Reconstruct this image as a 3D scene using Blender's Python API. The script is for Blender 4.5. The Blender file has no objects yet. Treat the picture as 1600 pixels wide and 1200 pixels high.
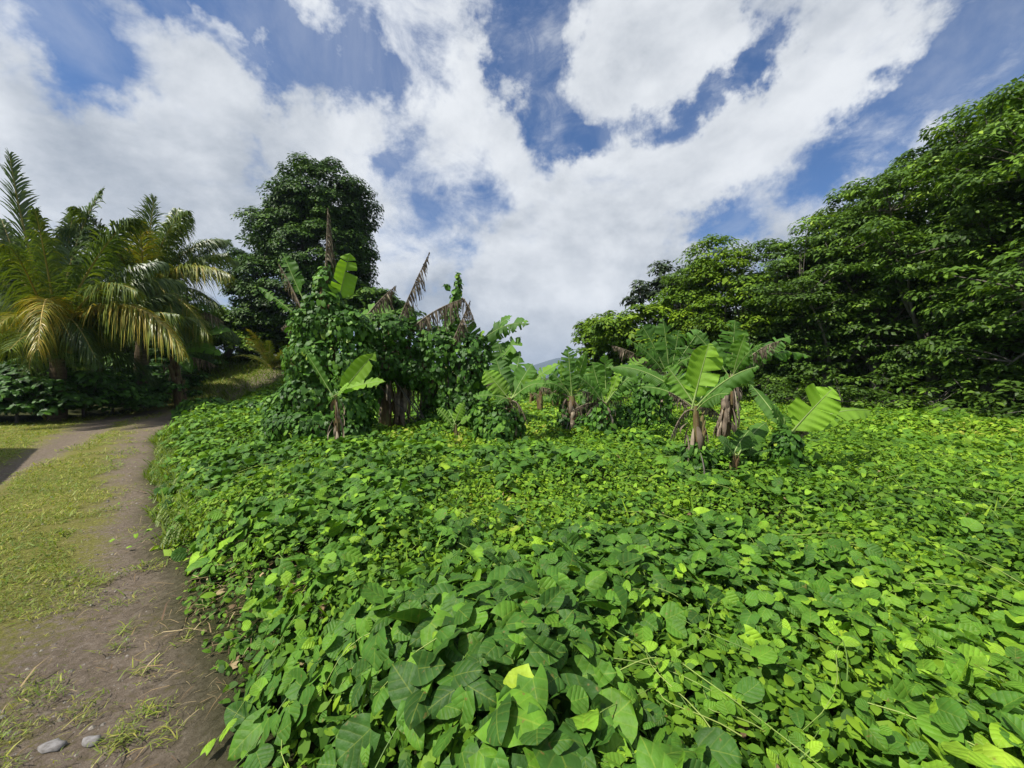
import bpy, math, random
import numpy as np
R_ = np.random.default_rng(7)
random.seed(7)
SC = bpy.context.scene
COL = SC.collection
CAMH = 1.6
F = 620.0            # focal length in units of a 1600 px wide frame
HOR = 590.0

# ------------------------------------------------------------------ camera
cd = bpy.data.cameras.new('camera'); cam = bpy.data.objects.new('camera', cd); COL.objects.link(cam)
cam.location = (0, 0, CAMH)
cam.rotation_euler = (math.radians(90) - math.atan((600 - HOR) / F), 0, 0)
cd.sensor_width = 36; cd.lens = 36 * F / 1600; cd.clip_start = 0.05; cd.clip_end = 12000
SC.camera = cam

# ------------------------------------------------------------------ light
SUN_EL = 53.0
SUN_AZ = np.array([-0.84, -0.54]); SUN_AZ /= np.linalg.norm(SUN_AZ)      # horizontal direction towards the sun
sd = np.array([SUN_AZ[0] * math.cos(math.radians(SUN_EL)), SUN_AZ[1] * math.cos(math.radians(SUN_EL)), math.sin(math.radians(SUN_EL))])
ld = bpy.data.lights.new('sun', 'SUN'); lo = bpy.data.objects.new('sun', ld); COL.objects.link(lo)
ld.energy = 5.0; ld.angle = math.radians(0.5); ld.color = (1.0, 0.95, 0.86)
from mathutils import Vector
lo.rotation_euler = Vector(sd).to_track_quat('Z', 'Y').to_euler(); lo.location = (-8, -8, 12)

SC.view_settings.view_transform = 'Standard'; SC.view_settings.look = 'None'
SC.view_settings.exposure = 0.46; SC.view_settings.gamma = 1
SC.cycles.max_bounces = 7; SC.cycles.transparent_max_bounces = 6
SC.cycles.diffuse_bounces = 3; SC.cycles.glossy_bounces = 2; SC.cycles.transmission_bounces = 4

def Pt(px, py, Y):
    return np.array([(px - 800) / F * Y, Y, CAMH + (HOR - py) / F * Y])

# ------------------------------------------------------------------ world
SKYSEED = 12.9
def build_world():
    w = bpy.data.worlds.new("World"); SC.world = w; w.use_nodes = True
    nt = w.node_tree; N = nt.nodes; L = nt.links; N.clear()
    out = N.new('ShaderNodeOutputWorld'); bg = N.new('ShaderNodeBackground'); L.new(bg.outputs[0], out.inputs[0])
    bg.inputs[1].default_value = 0.069
    sky = N.new('ShaderNodeTexSky'); sky.sky_type = 'NISHITA'; sky.sun_disc = False
    sky.sun_elevation = math.radians(SUN_EL)
    sky.sun_rotation = math.atan2(SUN_AZ[0], SUN_AZ[1])
    sky.air_density = 1.0; sky.dust_density = 0.6; sky.ozone_density = 3.0
    tc = N.new('ShaderNodeTexCoord')
    def m(op, a, b=None, c=None, clamp=False):
        n = N.new('ShaderNodeMath'); n.operation = op; n.use_clamp = clamp
        for i, v in enumerate((a, b, c)):
            if v is None: continue
            if isinstance(v, (int, float)): n.inputs[i].default_value = v
            else: L.new(v, n.inputs[i])
        return n.outputs[0]
    sep = N.new('ShaderNodeSeparateXYZ'); L.new(tc.outputs['Generated'], sep.inputs[0])
    zz = m('MAXIMUM', sep.outputs[2], 0.0)
    den = m('ADD', zz, 0.50)
    u = m('DIVIDE', sep.outputs[0], den); v = m('DIVIDE', sep.outputs[1], den)
    cmb = N.new('ShaderNodeCombineXYZ'); L.new(u, cmb.inputs[0]); L.new(v, cmb.inputs[1])
    # stretch the cloud field along its drift
    mp = N.new('ShaderNodeMapping'); mp.inputs['Rotation'].default_value = (0, math.radians(28), 0); mp.inputs['Scale'].default_value = (1.0, 1.0, 1.5); mp.inputs['Location'].default_value = (SKYSEED, 0, 0)
    L.new(tc.outputs['Generated'], mp.inputs[0])
    def noise(scale, detail, rough, dist=0.0, vec=mp.outputs[0]):
        n = N.new('ShaderNodeTexNoise'); n.inputs['Scale'].default_value = scale; n.inputs['Detail'].default_value = detail
        n.inputs['Roughness'].default_value = rough; n.inputs['Distortion'].default_value = dist; L.new(vec, n.inputs['Vector']); return n.outputs[0]
    n1 = noise(3.6, 12, 0.62, 0.35); n2 = noise(9.0, 10, 0.7, 0.8)
    # wobble the direction used for the large openings so their edges are ragged
    wob = N.new('ShaderNodeTexNoise'); wob.inputs['Scale'].default_value = 6; wob.inputs['Detail'].default_value = 6; wob.inputs['Roughness'].default_value = 0.62; L.new(tc.outputs['Generated'], wob.inputs['Vector'])
    ws = N.new('ShaderNodeVectorMath'); ws.operation = 'MULTIPLY_ADD'; L.new(wob.outputs[1], ws.inputs[0])
    ws.inputs[1].default_value = (0.30, 0.30, 0.30); ws.inputs[2].default_value = (-0.15, -0.15, -0.15)
    wa = N.new('ShaderNodeVectorMath'); wa.operation = 'ADD'; L.new(tc.outputs['Generated'], wa.inputs[0]); L.new(ws.outputs[0], wa.inputs[1])
    blobs = [  # openings (negative) and banks (positive) of the cloud field: direction as px, py, angular radius, weight
        (150, 60, 130, -.55), (190, 95, 70, -.2), (330, 20, 90, -.30), (400, 90, 90, -.32), (500, 110, 90, -.38), (580, 130, 80, -.38), (440, 130, 70, -.2),
        (640, 130, 60, -.25), (690, 50, 50, -.2), (280, 10, 50, -.2), (820, 30, 60, -.40), (850, 110, 60, -.40), (880, 180, 60, -.45), (870, 240, 50, -.45), (880, 20, 40, -.2), (770, 40, 40, -.3),
        (945, 205, 50, -.45), (1010, 208, 42, -.45), (1075, 195, 50, -.5), (1135, 160, 50, -.45), (1178, 105, 45, -.45), (1190, 40, 40, -.3), (1500, 60, 110, -.35), (1580, 130, 110, -.35),
        (1420, 170, 60, -.3), (1350, 235, 60, -.28), (1270, 250, 60, -.28), (1120, 340, 60, -.34), (1090, 370, 50, -.26), (700, 350, 70, -.36), (770, 330, 50, -.25),
        (380, 260, 50, -.34), (365, 225, 40, -.2), (645, 240, 35, -.25), (560, 10, 70, -.1), (455, 25, 60, .25), (372, 70, 28, .4), (630, 80, 40, .2),
        (60, 60, 60, .3), (260, 170, 150, .35), (60, 300, 300, .35), (560, 260, 150, .2), (740, 130, 90, .3), (1015, 75, 100, .42), (1080, 40, 60, .2),
        (1250, 150, 90, .35), (1320, 60, 60, .2), (1400, 90, 60, .2), (1340, 70, 60, .2), (1010, 300, 100, .35), (1130, 240, 60, .3), (860, 400, 160, .3), (1180, 230, 60, .15), (900, 520, 260, .3), (480, 200, 120, .25), (240, 60, 60, .2), (480, 30, 50, .2), (1400, 110, 50, .12)]
    acc = None
    for px, py, r, wt in blobs:
        d = np.array([(px - 800) / F, 1, (HOR - py) / F]); k = np.linalg.norm(d); d /= k
        rad = r / F / k * 1.55
        dn = N.new('ShaderNodeVectorMath'); dn.operation = 'DISTANCE'; L.new(wa.outputs[0], dn.inputs[0]); dn.inputs[1].default_value = tuple(d)
        mr = N.new('ShaderNodeMapRange'); mr.interpolation_type = 'SMOOTHSTEP'; L.new(dn.outputs['Value'], mr.inputs[0])
        mr.inputs[1].default_value = 0; mr.inputs[2].default_value = rad; mr.inputs[3].default_value = wt; mr.inputs[4].default_value = 0
        acc = mr.outputs[0] if acc is None else m('ADD', acc, mr.outputs[0])
    acc = m('MAXIMUM', m('MINIMUM', acc, 0.27), -0.30)
    cov = m('ADD', m('ADD', m('MULTIPLY', n1, 1.25), m('MULTIPLY', n2, 0.50)), m('ADD', acc, -0.30))
    al = N.new('ShaderNodeMapRange'); al.interpolation_type = 'SMOOTHERSTEP'; L.new(cov, al.inputs[0])
    al.inputs[1].default_value = 0.20; al.inputs[2].default_value = 0.80
    mp2 = N.new('ShaderNodeMapping'); mp2.inputs['Rotation'].default_value = (0, 0, math.radians(35)); mp2.inputs['Scale'].default_value = (1.1, 0.6, 1); L.new(cmb.outputs[0], mp2.inputs[0])
    wi = N.new('ShaderNodeMapRange'); wi.interpolation_type = 'SMOOTHSTEP'; L.new(noise(3.2, 10, .62, .5, mp2.outputs[0]), wi.inputs[0]); wi.inputs[1].default_value = .44; wi.inputs[2].default_value = .72; wi.inputs[4].default_value = .34
    alpha = m('MULTIPLY', m('MAXIMUM', al.outputs[0], wi.outputs[0]), 0.96)
    # thickness shading: cloud undersides are greyer where the bank is deep and towards the horizon
    th = noise(2.4, 7, 0.6, 0.3); th2 = noise(7.0, 6, 0.6)
    lowf = m('SUBTRACT', 1.0, m('MULTIPLY', zz, 1.9), clamp=True)
    g = m('ADD', m('MULTIPLY', th, 1.15), m('ADD', m('MULTIPLY', th2, 0.45), m('MULTIPLY', lowf, 0.22)))
    gr = N.new('ShaderNodeMapRange'); gr.interpolation_type = 'SMOOTHSTEP'; L.new(g, gr.inputs[0]); gr.inputs[1].default_value = 0.62; gr.inputs[2].default_value = 1.22
    cr = N.new('ShaderNodeValToRGB'); L.new(gr.outputs[0], cr.inputs[0])
    cr.color_ramp.elements[0].position = 0; cr.color_ramp.elements[0].color = (9.4, 9.7, 10.0, 1)
    cr.color_ramp.elements[1].position = 1; cr.color_ramp.elements[1].color = (3.5, 4.0, 4.7, 1)
    tint = N.new('ShaderNodeMix'); tint.data_type = 'RGBA'; tint.blend_type = 'MULTIPLY'; tint.inputs[0].default_value = 1
    L.new(sky.outputs[0], tint.inputs[6]); tint.inputs[7].default_value = (0.62, 0.92, 1.25, 1)
    mix = N.new('ShaderNodeMix'); mix.data_type = 'RGBA'; L.new(alpha, mix.inputs[0]); L.new(tint.outputs[2], mix.inputs[6]); L.new(cr.outputs[0], mix.inputs[7])
    L.new(mix.outputs[2], bg.inputs[0])
    w.cycles.sampling_method = 'MANUAL'; w.cycles.sample_map_resolution = 512
build_world()

# ------------------------------------------------------------------ numeric noise
def _h(ix, iy, s):
    n = (ix.astype(np.int64) * 374761393 + iy.astype(np.int64) * 668265263 + s * 974634777) & 0x7fffffff
    n = ((n ^ (n >> 13)) * 1274126177) & 0x7fffffff
    return ((n ^ (n >> 16)) & 0xffff) / 65535.0
def vn(x, y, sc, s=0):
    x = np.asarray(x, float) / sc; y = np.asarray(y, float) / sc
    ix = np.floor(x); iy = np.floor(y); fx = x - ix; fy = y - iy
    fx = fx * fx * (3 - 2 * fx); fy = fy * fy * (3 - 2 * fy)
    a = _h(ix, iy, s); b = _h(ix + 1, iy, s); c = _h(ix, iy + 1, s); d = _h(ix + 1, iy + 1, s)
    return (a * (1 - fx) + b * fx) * (1 - fy) + (c * (1 - fx) + d * fx) * fy
def fbm(x, y, sc, s=0, o=4):
    t = 0; a = 0.5; n = 0
    for k in range(o):
        t = t + a * vn(x, y, sc, s + k * 11); n += a; a *= 0.5; sc *= 0.5
    return t / n
def ss(a, b, x):
    t = np.clip((np.asarray(x, float) - a) / (b - a), 0, 1); return t * t * (3 - 2 * t)

# ------------------------------------------------------------------ terrain
EY = [-30, -6, 0, 1.63, 3.2, 6.2, 9, 12, 15.3, 20, 26, 34, 50]
EX = [26, 5.5, 0.12, -1.26, -2.68, -5.5, -8.1, -10.4, -12.5, -13.9, -14.2, -13, -8]
def edge_x(y): return np.interp(y, EY, EX)
def road_s(x, y):     # rough signed distance to the right of the road's edge
    return (x - edge_x(y)) * 0.72 + 0.16 * (vn(x, y, 0.45, 3) - 0.5) + 0.25 * (vn(x, y, 1.3, 5) - 0.5)
LY = [-30, 11.5, 13, 14.5, 17, 22, 28, 40]
LX = [-80, -26, -18.5, -17.2, -17.0, -18, -19, -20]
def bank_s(x, y):     # distance beyond the far (left) side of the road
    return (np.interp(y, LY, LX) - x) * 0.7
def base_z(x, y):
    x = np.asarray(x, float); y = np.asarray(y, float)
    r = np.hypot(x, y)
    rise = ss(17, 32, y) * ss(-4, -12, x) * 3.0 + ss(24, 50, y) * 0.7
    und = (fbm(x, y, 5, 21, 3) - 0.5) * 0.12 * ss(2, 8, r)
    return (rise + und) * ss(400, 90, r)
def soil_z(x, y):
    return base_z(x, y) + 0.10 * ss(0, 0.9, road_s(x, y)) + 0.25 * ss(0, 2, bank_s(x, y))
def mound(x, y):
    return 0.15 + (0.26 + .30 * ss(2, 6, np.hypot(x, y))) * np.clip(fbm(x, y, 1.7, 41, 3) - 0.22, 0, 1) + 0.14 * (vn(x, y, 0.45, 44) - 0.3)
def canopy_z(x, y):
    return soil_z(x, y) + ss(-.1, 0.6, road_s(x, y)) * mound(x, y)

# ------------------------------------------------------------------ mesh helpers
class Soup:
    def __init__(s): s.v = []; s.f = []; s.uv = []; s.t = []; s.m = []; s.n = 0
    def add(s, v, f, uv=None, t=0.5, m=0):
        v = np.asarray(v, float); f = np.asarray(f, np.int64)
        s.v.append(v); s.f.append(f + s.n); s.n += len(v)
        s.uv.append(np.zeros((len(v), 2)) if uv is None else np.asarray(uv, float))
        s.t.append(np.full(len(v), t, float) if np.isscalar(t) else np.asarray(t, float))
        s.m.append(np.full(len(f), m, np.int32))
    def scatter(s, tpl, pos, R, sc, tint, m=0):
        tv, tf, tu = tpl; n = len(pos)
        if n == 0: return
        sc = np.asarray(sc, float)
        if sc.ndim == 1: sc = sc[:, None].repeat(3, 1)
        v = np.einsum('nij,nkj->nki', R, tv[None] * sc[:, None, :]) + pos[:, None, :]
        f = tf[None] + (np.arange(n) * len(tv))[:, None, None]
        s.add(v.reshape(-1, 3), f.reshape(-1, 3), np.tile(tu, (n, 1)), np.repeat(tint, len(tv)), m)
    def build(s, name, mats, parent=None, smooth=True):
        v = np.concatenate(s.v); f = np.concatenate(s.f); uv = np.concatenate(s.uv); t = np.concatenate(s.t); mi = np.concatenate(s.m)
        if parent is not None: v = v - np.array(parent.location)[None]
        me = bpy.data.meshes.new(name)
        me.vertices.add(len(v)); me.vertices.foreach_set('co', v.astype(np.float32).ravel())
        me.loops.add(f.size); me.loops.foreach_set('vertex_index', f.astype(np.int32).ravel())
        me.polygons.add(len(f)); me.polygons.foreach_set('loop_start', (np.arange(len(f)) * 3).astype(np.int32))
        me.polygons.foreach_set('loop_total', np.full(len(f), 3, np.int32))
        me.polygons.foreach_set('material_index', mi)
        me.polygons.foreach_set('use_smooth', np.full(len(f), smooth, bool))
        me.update(calc_edges=True)
        ul = me.uv_layers.new(name='UVMap'); ul.data.foreach_set('uv', uv[f.ravel()].astype(np.float32).ravel())
        a = me.attributes.new('tint', 'FLOAT', 'POINT'); a.data.foreach_set('value', t.astype(np.float32))
        if not isinstance(mats, (list, tuple)): mats = [mats]
        for mm in mats: me.materials.append(mm)
        o = bpy.data.objects.new(name, me); COL.objects.link(o)
        if parent is not None: o.parent = parent
        return o
    def tube(s, pts, rad, sides=7, t=0.5, m=0):
        pts = np.asarray(pts, float); n = len(pts); rad = np.broadcast_to(np.asarray(rad, float), (n,))
        d = np.gradient(pts, axis=0); d /= np.linalg.norm(d, axis=1)[:, None] + 1e-9
        ref = np.array([0.13, 0.31, 0.94]) if abs(d[:, 2]).mean() < 0.8 else np.array([0.9, 0.3, 0.1])
        a = np.cross(d, ref); a /= np.linalg.norm(a, axis=1)[:, None] + 1e-9; b = np.cross(d, a)
        th = np.arange(sides) / sides * 2 * math.pi
        v = pts[:, None] + rad[:, None, None] * (np.cos(th)[None, :, None] * a[:, None] + np.sin(th)[None, :, None] * b[:, None])
        f = []
        for i in range(n - 1):
            for j in range(sides):
                k = (j + 1) % sides; p = i * sides
                f += [(p + j, p + k, p + sides + k), (p + j, p + sides + k, p + sides + j)]
        L = np.concatenate([[0], np.cumsum(np.linalg.norm(np.diff(pts, axis=0), axis=1))])
        uv = np.stack([np.tile(np.arange(sides) / sides, n), np.repeat(L, sides)], 1)
        s.add(v.reshape(-1, 3), f, uv, t, m)

def nrm(a): return a / (np.linalg.norm(a, axis=-1, keepdims=True) + 1e-9)
def frames(nv, d):      # columns x, y(tip), z(normal)
    nv = nrm(nv); y = nrm(d - (d * nv).sum(-1, keepdims=True) * nv); x = np.cross(y, nv)
    return np.stack([x, y, nv], -1)

def leaf_tpl(rows, cols, prof, fold=0.12, droop=0.15, lobe=0.0, ripple=0.0):
    us = np.linspace(-1, 1, cols); v = []; uv = []
    for i in range(rows):
        t = i / (rows - 1); w = prof(t)
        for u in us:
            x = u * w; y = t - lobe * abs(u) ** 1.5 * (1 - t) ** 5
            z = fold * abs(u) * w - droop * t * t - 0.25 * droop * u * u * 1.2 + ripple * math.sin(t * 19 + u * 2) * abs(u) * w
            v.append((x, y, z)); uv.append((u * w + 0.5, t))
    f = []
    for i in range(rows - 1):
        for j in range(cols - 1):
            a = i * cols + j
            f += [(a, a + 1, a + cols + 1), (a, a + cols + 1, a + cols)]
    return np.array(v), np.array(f), np.array(uv)
heartp = lambda t: 0.68 * (t + .10) ** .36 * max(0, 1 - t) ** .72 + .003
roundp = lambda t: 0.52 * math.sqrt(max(0, 1 - (2 * min(t * .94 + .06, 1) - 1) ** 2)) + 0.002
ovatep = lambda t: 0.30 * math.sin(math.pi * min(1, t * 0.93 + 0.05)) ** 0.8 + 0.004
lancep = lambda t: 0.17 * math.sin(math.pi * min(1, t * 0.95 + 0.03)) + 0.004
NEAR = [leaf_tpl(9, 7, heartp, 0.10, 0.22, 0.24, 0.05), leaf_tpl(9, 7, heartp, 0.34, 0.30, 0.24, 0.07), leaf_tpl(9, 7, heartp, -0.12, 0.34, 0.22, 0.09), leaf_tpl(9, 7, roundp, 0.16, 0.14, 0.14, 0.08), leaf_tpl(9, 7, roundp, -0.10, -.10, 0.16, 0.10), leaf_tpl(9, 7, heartp, 0.5, 0.05, 0.2, 0.04)]
HEART2 = leaf_tpl(5, 3, heartp, 0.16, 0.18, 0.18)
HEART2B = leaf_tpl(5, 3, heartp, -0.14, 0.32, 0.18)
HEART1 = leaf_tpl(3, 3, heartp, 0.2, 0.2, 0.1)
OVATE = leaf_tpl(4, 3, ovatep, 0.25, 0.18)
OV1 = (np.array([(0, 0, 0), (0.27, .45, .05), (0, 1, -.12), (-.27, .45, .05), (0, .48, -.02)]), np.array([(0, 1, 4), (1, 2, 4), (2, 3, 4), (3, 0, 4)]), np.array([(0.5, 0), (0.8, .45), (0.5, 1), (0.2, .45), (.5, .48)]))
LANCE = leaf_tpl(4, 3, lancep, 0.3, 0.25)
blade_w = 0.05
BLADE = (np.array([(-.05, 0, 0), (.05, 0, 0), (-.04, .5, .0), (.04, .5, .0), (0, 1, -.22)]), np.array([(0, 1, 3), (0, 3, 2), (2, 3, 4)]), np.array([(0, 0), (1, 0), (0, .5), (1, .5), (.5, 1.)]))

def tag(o, label=None, cat=None, group=None, kind=None):
    if label: o['label'] = label
    if cat: o['category'] = cat
    if group: o['group'] = group
    if kind: o['kind'] = kind
    return o
def empty(name, loc, label, cat, group=None):
    o = bpy.data.objects.new(name, None); COL.objects.link(o); o.location = tuple(float(c) for c in loc); o.empty_display_size = 0.2
    bpy.context.view_layer.update() if False else None
    return tag(o, label, cat, group)
def copy_tree(o, loc, rz=0, sc=1.0, label=None):
    r = o.copy(); COL.objects.link(r); r.location = tuple(float(c) for c in loc); r.rotation_euler = (0, 0, rz)
    r.scale = (sc, sc, sc) if np.isscalar(sc) else sc
    if label: r['label'] = label
    for ch in list(o.children):
        c = ch.copy(); COL.objects.link(c); c.parent = r
    return r

# ------------------------------------------------------------------ materials
def mat_base(name):
    m = bpy.data.materials.new(name); m.use_nodes = True; nt = m.node_tree
    return m, nt, nt.nodes, nt.links, nt.nodes['Principled BSDF'], nt.nodes['Material Output']
def ramp(N, L, src, stops):
    r = N.new('ShaderNodeValToRGB'); L.new(src, r.inputs[0]); e = r.color_ramp.elements
    while len(e) < len(stops): e.new(0.5)
    for i, (p, c) in enumerate(stops): e[i].position = p; e[i].color = (*c, 1)
    return r.outputs[0]
def leaf_mat(name, stops, rough=0.5, trans=0.28, tcol=(1.25, 1.25, 0.45), vein=0, spec=0.35, blotch=0.25, nscale=3.0):
    m, nt, N, L, bs, out = mat_base(name)
    at = N.new('ShaderNodeAttribute'); at.attribute_name = 'tint'
    c = ramp(N, L, at.outputs['Fac'], stops)
    geo = N.new('ShaderNodeNewGeometry')
    no = N.new('ShaderNodeTexNoise'); no.inputs['Scale'].default_value = nscale; no.inputs['Detail'].default_value = 3; L.new(geo.outputs['Position'], no.inputs['Vector'])
    mr = N.new('ShaderNodeMapRange'); L.new(no.outputs[0], mr.inputs[0]); mr.inputs[1].default_value = .3; mr.inputs[2].default_value = .7
    mr.inputs[3].default_value = 1 - blotch; mr.inputs[4].default_value = 1 + blotch
    mx = N.new('ShaderNodeMix'); mx.data_type = 'RGBA'; mx.blend_type = 'MULTIPLY'; mx.inputs[0].default_value = 1
    L.new(c, mx.inputs[6]); L.new(mr.outputs[0], mx.inputs[7]); c = mx.outputs[2]
    if vein == 1:
        bn = N.new('ShaderNodeTexNoise'); bn.inputs['Scale'].default_value = 38; bn.inputs['Detail'].default_value = 4; L.new(geo.outputs['Position'], bn.inputs['Vector'])
        br = N.new('ShaderNodeMapRange'); L.new(bn.outputs[0], br.inputs[0]); br.inputs[1].default_value = .66; br.inputs[2].default_value = .72; br.inputs[4].default_value = .7
        bx = N.new('ShaderNodeMix'); bx.data_type = 'RGBA'; L.new(br.outputs[0], bx.inputs[0]); L.new(c, bx.inputs[6]); bx.inputs[7].default_value = (.17, .12, .035, 1); c = bx.outputs[2]
    if vein:
        uv = N.new('ShaderNodeUVMap'); sp = N.new('ShaderNodeSeparateXYZ'); L.new(uv.outputs[0], sp.inputs[0])
        def mm(op, a, b=None):
            n = N.new('ShaderNodeMath'); n.operation = op
            for i, q in enumerate((a, b)):
                if q is None: continue
                if isinstance(q, (int, float)): n.inputs[i].default_value = q
                else: L.new(q, n.inputs[i])
            return n.outputs[0]
        ax = mm('ABSOLUTE', mm('SUBTRACT', sp.outputs[0], 0.5))
        nz2 = N.new('ShaderNodeTexNoise'); nz2.inputs['Scale'].default_value = 45; nz2.inputs['Detail'].default_value = 2; L.new(geo.outputs['Position'], nz2.inputs['Vector'])
        if vein == 1:      # heart leaf: midrib and curved side veins
            ph = mm('SUBTRACT', sp.outputs[1], mm('MULTIPLY', ax, 0.9))
            wv = mm('ABSOLUTE', mm('SINE', mm('MULTIPLY', ph, 13.0)))
            side = mm('POWER', mm('SUBTRACT', 1.0, wv), 5.0)
            mid = mm('LESS_THAN', ax, 0.012)
            vv = mm('MAXIMUM', mm('MULTIPLY', side, 0.55), mid); bump_src = mm('ADD', mm('MULTIPLY', wv, .5), mm('MULTIPLY', nz2.outputs[0], 1.2)); bd = 0.006
        else:              # banana leaf: fine parallel side veins
            wv = mm('SINE', mm('MULTIPLY', sp.outputs[1], 330.0)); side = mm('MULTIPLY', mm('ADD', wv, 1.0), 0.16)
            vv = side; bump_src = wv; bd = 0.002
        mv = N.new('ShaderNodeMix'); mv.data_type = 'RGBA'; L.new(mm('MULTIPLY', vv, 0.17), mv.inputs[0]); L.new(c, mv.inputs[6])
        lc = stops[-1][1]; mv.inputs[7].default_value = (lc[0] * 1.1 + .03, lc[1] * 1.05 + .03, lc[2] + .03, 1); c = mv.outputs[2]
        bp = N.new('ShaderNodeBump'); bp.inputs['Strength'].default_value = 0.6; bp.inputs['Distance'].default_value = bd; L.new(bump_src, bp.inputs['Height']); L.new(bp.outputs[0], bs.inputs['Normal'])
    L.new(c, bs.inputs['Base Color']); bs.inputs['Roughness'].default_value = rough; bs.inputs['Specular IOR Level'].default_value = spec
    tr = N.new('ShaderNodeBsdfTranslucent'); tm = N.new('ShaderNodeMix'); tm.data_type = 'RGBA'; tm.blend_type = 'MULTIPLY'; tm.inputs[0].default_value = 1
    L.new(c, tm.inputs[6]); tm.inputs[7].default_value = (*tcol, 1); L.new(tm.outputs[2], tr.inputs[0])
    ms = N.new('ShaderNodeMixShader'); ms.inputs[0].default_value = trans; L.new(bs.outputs[0], ms.inputs[1]); L.new(tr.outputs[0], ms.inputs[2]); L.new(ms.outputs[0], out.inputs[0])
    return m
def rough_mat(name, stops, scale=6, detail=6, rough=0.9, bump=0.02, stretch=(1, 1, 1), obj=False):
    m, nt, N, L, bs, out = mat_base(name)
    geo = N.new('ShaderNodeNewGeometry'); mp = N.new('ShaderNodeMapping'); mp.inputs['Scale'].default_value = stretch; L.new(geo.outputs['Position'], mp.inputs[0])
    no = N.new('ShaderNodeTexNoise'); no.inputs['Scale'].default_value = scale; no.inputs['Detail'].default_value = detail; no.inputs['Roughness'].default_value = .65; L.new(mp.outputs[0], no.inputs['Vector'])
    L.new(ramp(N, L, no.outputs[0], stops), bs.inputs['Base Color']); bs.inputs['Roughness'].default_value = rough; bs.inputs['Specular IOR Level'].default_value = .2
    bp = N.new('ShaderNodeBump'); bp.inputs['Strength'].default_value = .8; bp.inputs['Distance'].default_value = bump; L.new(no.outputs[0], bp.inputs['Height']); L.new(bp.outputs[0], bs.inputs['Normal'])
    return m

M = {}
M['vine'] = leaf_mat('vine_leaf', [(0, (.032, .088, .014)), (.3, (.058, .152, .017)), (.65, (.108, .24, .018)), (.88, (.23, .40, .025)), (1, (.38, .44, .04))], .55, .20, vein=1, spec=.2, nscale=11, blotch=.30)
M['weed'] = leaf_mat('weed_leaf', [(0, (.034, .088, .011)), (.45, (.098, .212, .014)), (.85, (.24, .38, .022)), (1, (.40, .40, .07))], .6, .30, spec=.2)
M['climb'] = leaf_mat('climbing_leaf', [(0, (.026, .070, .010)), (.5, (.055, .145, .016)), (.85, (.13, .27, .024)), (1, (.28, .36, .03))], .5, .22, vein=0, spec=.25)
M['banana'] = leaf_mat('banana_leaf', [(0, (.048, .12, .022)), (.5, (.095, .22, .030)), (1, (.22, .40, .035))], .5, .38, vein=2, spec=.25, nscale=2)
M['rib'] = leaf_mat('banana_rib', [(0, (.16, .26, .07)), (1, (.30, .38, .12))], .45, .1)
M['dead'] = leaf_mat('dead_leaf', [(0, (.08, .062, .045)), (.5, (.21, .165, .12)), (1, (.40, .33, .24))], .8, .15, tcol=(1.1, .9, .6), spec=.15, nscale=9, blotch=.4)
M['stem'] = rough_mat('banana_stem', [(.3, (.035, .022, .014)), (.5, (.13, .085, .04)), (.62, (.14, .14, .05)), (.75, (.20, .13, .07))], 5, 5, .7, .01, (2, 2, .6))
M['bark'] = rough_mat('bark', [(.3, (.05, .042, .034)), (.55, (.14, .125, .105)), (.75, (.26, .24, .21))], 5, 7, .9, .02, (2, 2, .6))
M['palebark'] = rough_mat('pale_bark', [(.3, (.16, .145, .12)), (.7, (.38, .36, .32))], 5, 7, .9, .02, (2, 2, .6))
M['palmbark'] = rough_mat('palm_bark', [(.3, (.05, .035, .022)), (.6, (.17, .12, .07)), (.8, (.22, .18, .12))], 4, 6, .9, .03, (1, 1, 3))
M['forest'] = leaf_mat('forest_leaf', [(0, (.034, .072, .010)), (.5, (.082, .160, .018)), (.85, (.165, .28, .026)), (1, (.30, .42, .03))], .5, .28, spec=.25, nscale=.5)
M['forest2'] = leaf_mat('bright_forest_leaf', [(0, (.05, .11, .008)), (.5, (.12, .21, .010)), (1, (.23, .33, .018))], .55, .28, spec=.2, nscale=.5)
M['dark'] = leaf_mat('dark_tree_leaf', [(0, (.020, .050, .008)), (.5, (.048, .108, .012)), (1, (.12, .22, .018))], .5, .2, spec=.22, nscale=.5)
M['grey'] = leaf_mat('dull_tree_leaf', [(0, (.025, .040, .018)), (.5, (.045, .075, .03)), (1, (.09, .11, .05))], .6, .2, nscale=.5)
M['palm'] = leaf_mat('palm_leaflet', [(0, (.036, .080, .016)), (.45, (.095, .155, .020)), (.75, (.21, .25, .025)), (1, (.42, .32, .045))], .42, .32, tcol=(1.2, 1.05, .4), spec=.45, nscale=1)
M['prib'] = leaf_mat('palm_rib', [(0, (.14, .15, .04)), (1, (.38, .28, .06))], .5, .05)
M['grass'] = leaf_mat('grass_blade', [(0, (.075, .14, .016)), (.5, (.18, .25, .025)), (.8, (.32, .33, .05)), (1, (.45, .38, .13))], .55, .3)
M['coco'] = rough_mat('coconut_husk', [(.3, (.30, .13, .02)), (.7, (.42, .24, .04))], 3, 3, .5, .005)
M['stone'] = rough_mat('flat_stone', [(.35, (.11, .10, .09)), (.65, (.25, .24, .24))], 30, 6, .7, .004)
M['pebble'] = rough_mat('pebble', [(.3, (.07, .06, .05)), (.7, (.30, .27, .23))], 30, 4, .8, .002)
M['straw'] = leaf_mat('straw', [(0, (.09, .055, .03)), (.5, (.22, .15, .07)), (1, (.42, .34, .18))], .8, .1)
M['twig'] = leaf_mat('vine_stem', [(0, (.12, .22, .04)), (1, (.28, .36, .08))], .5, .1)

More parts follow.
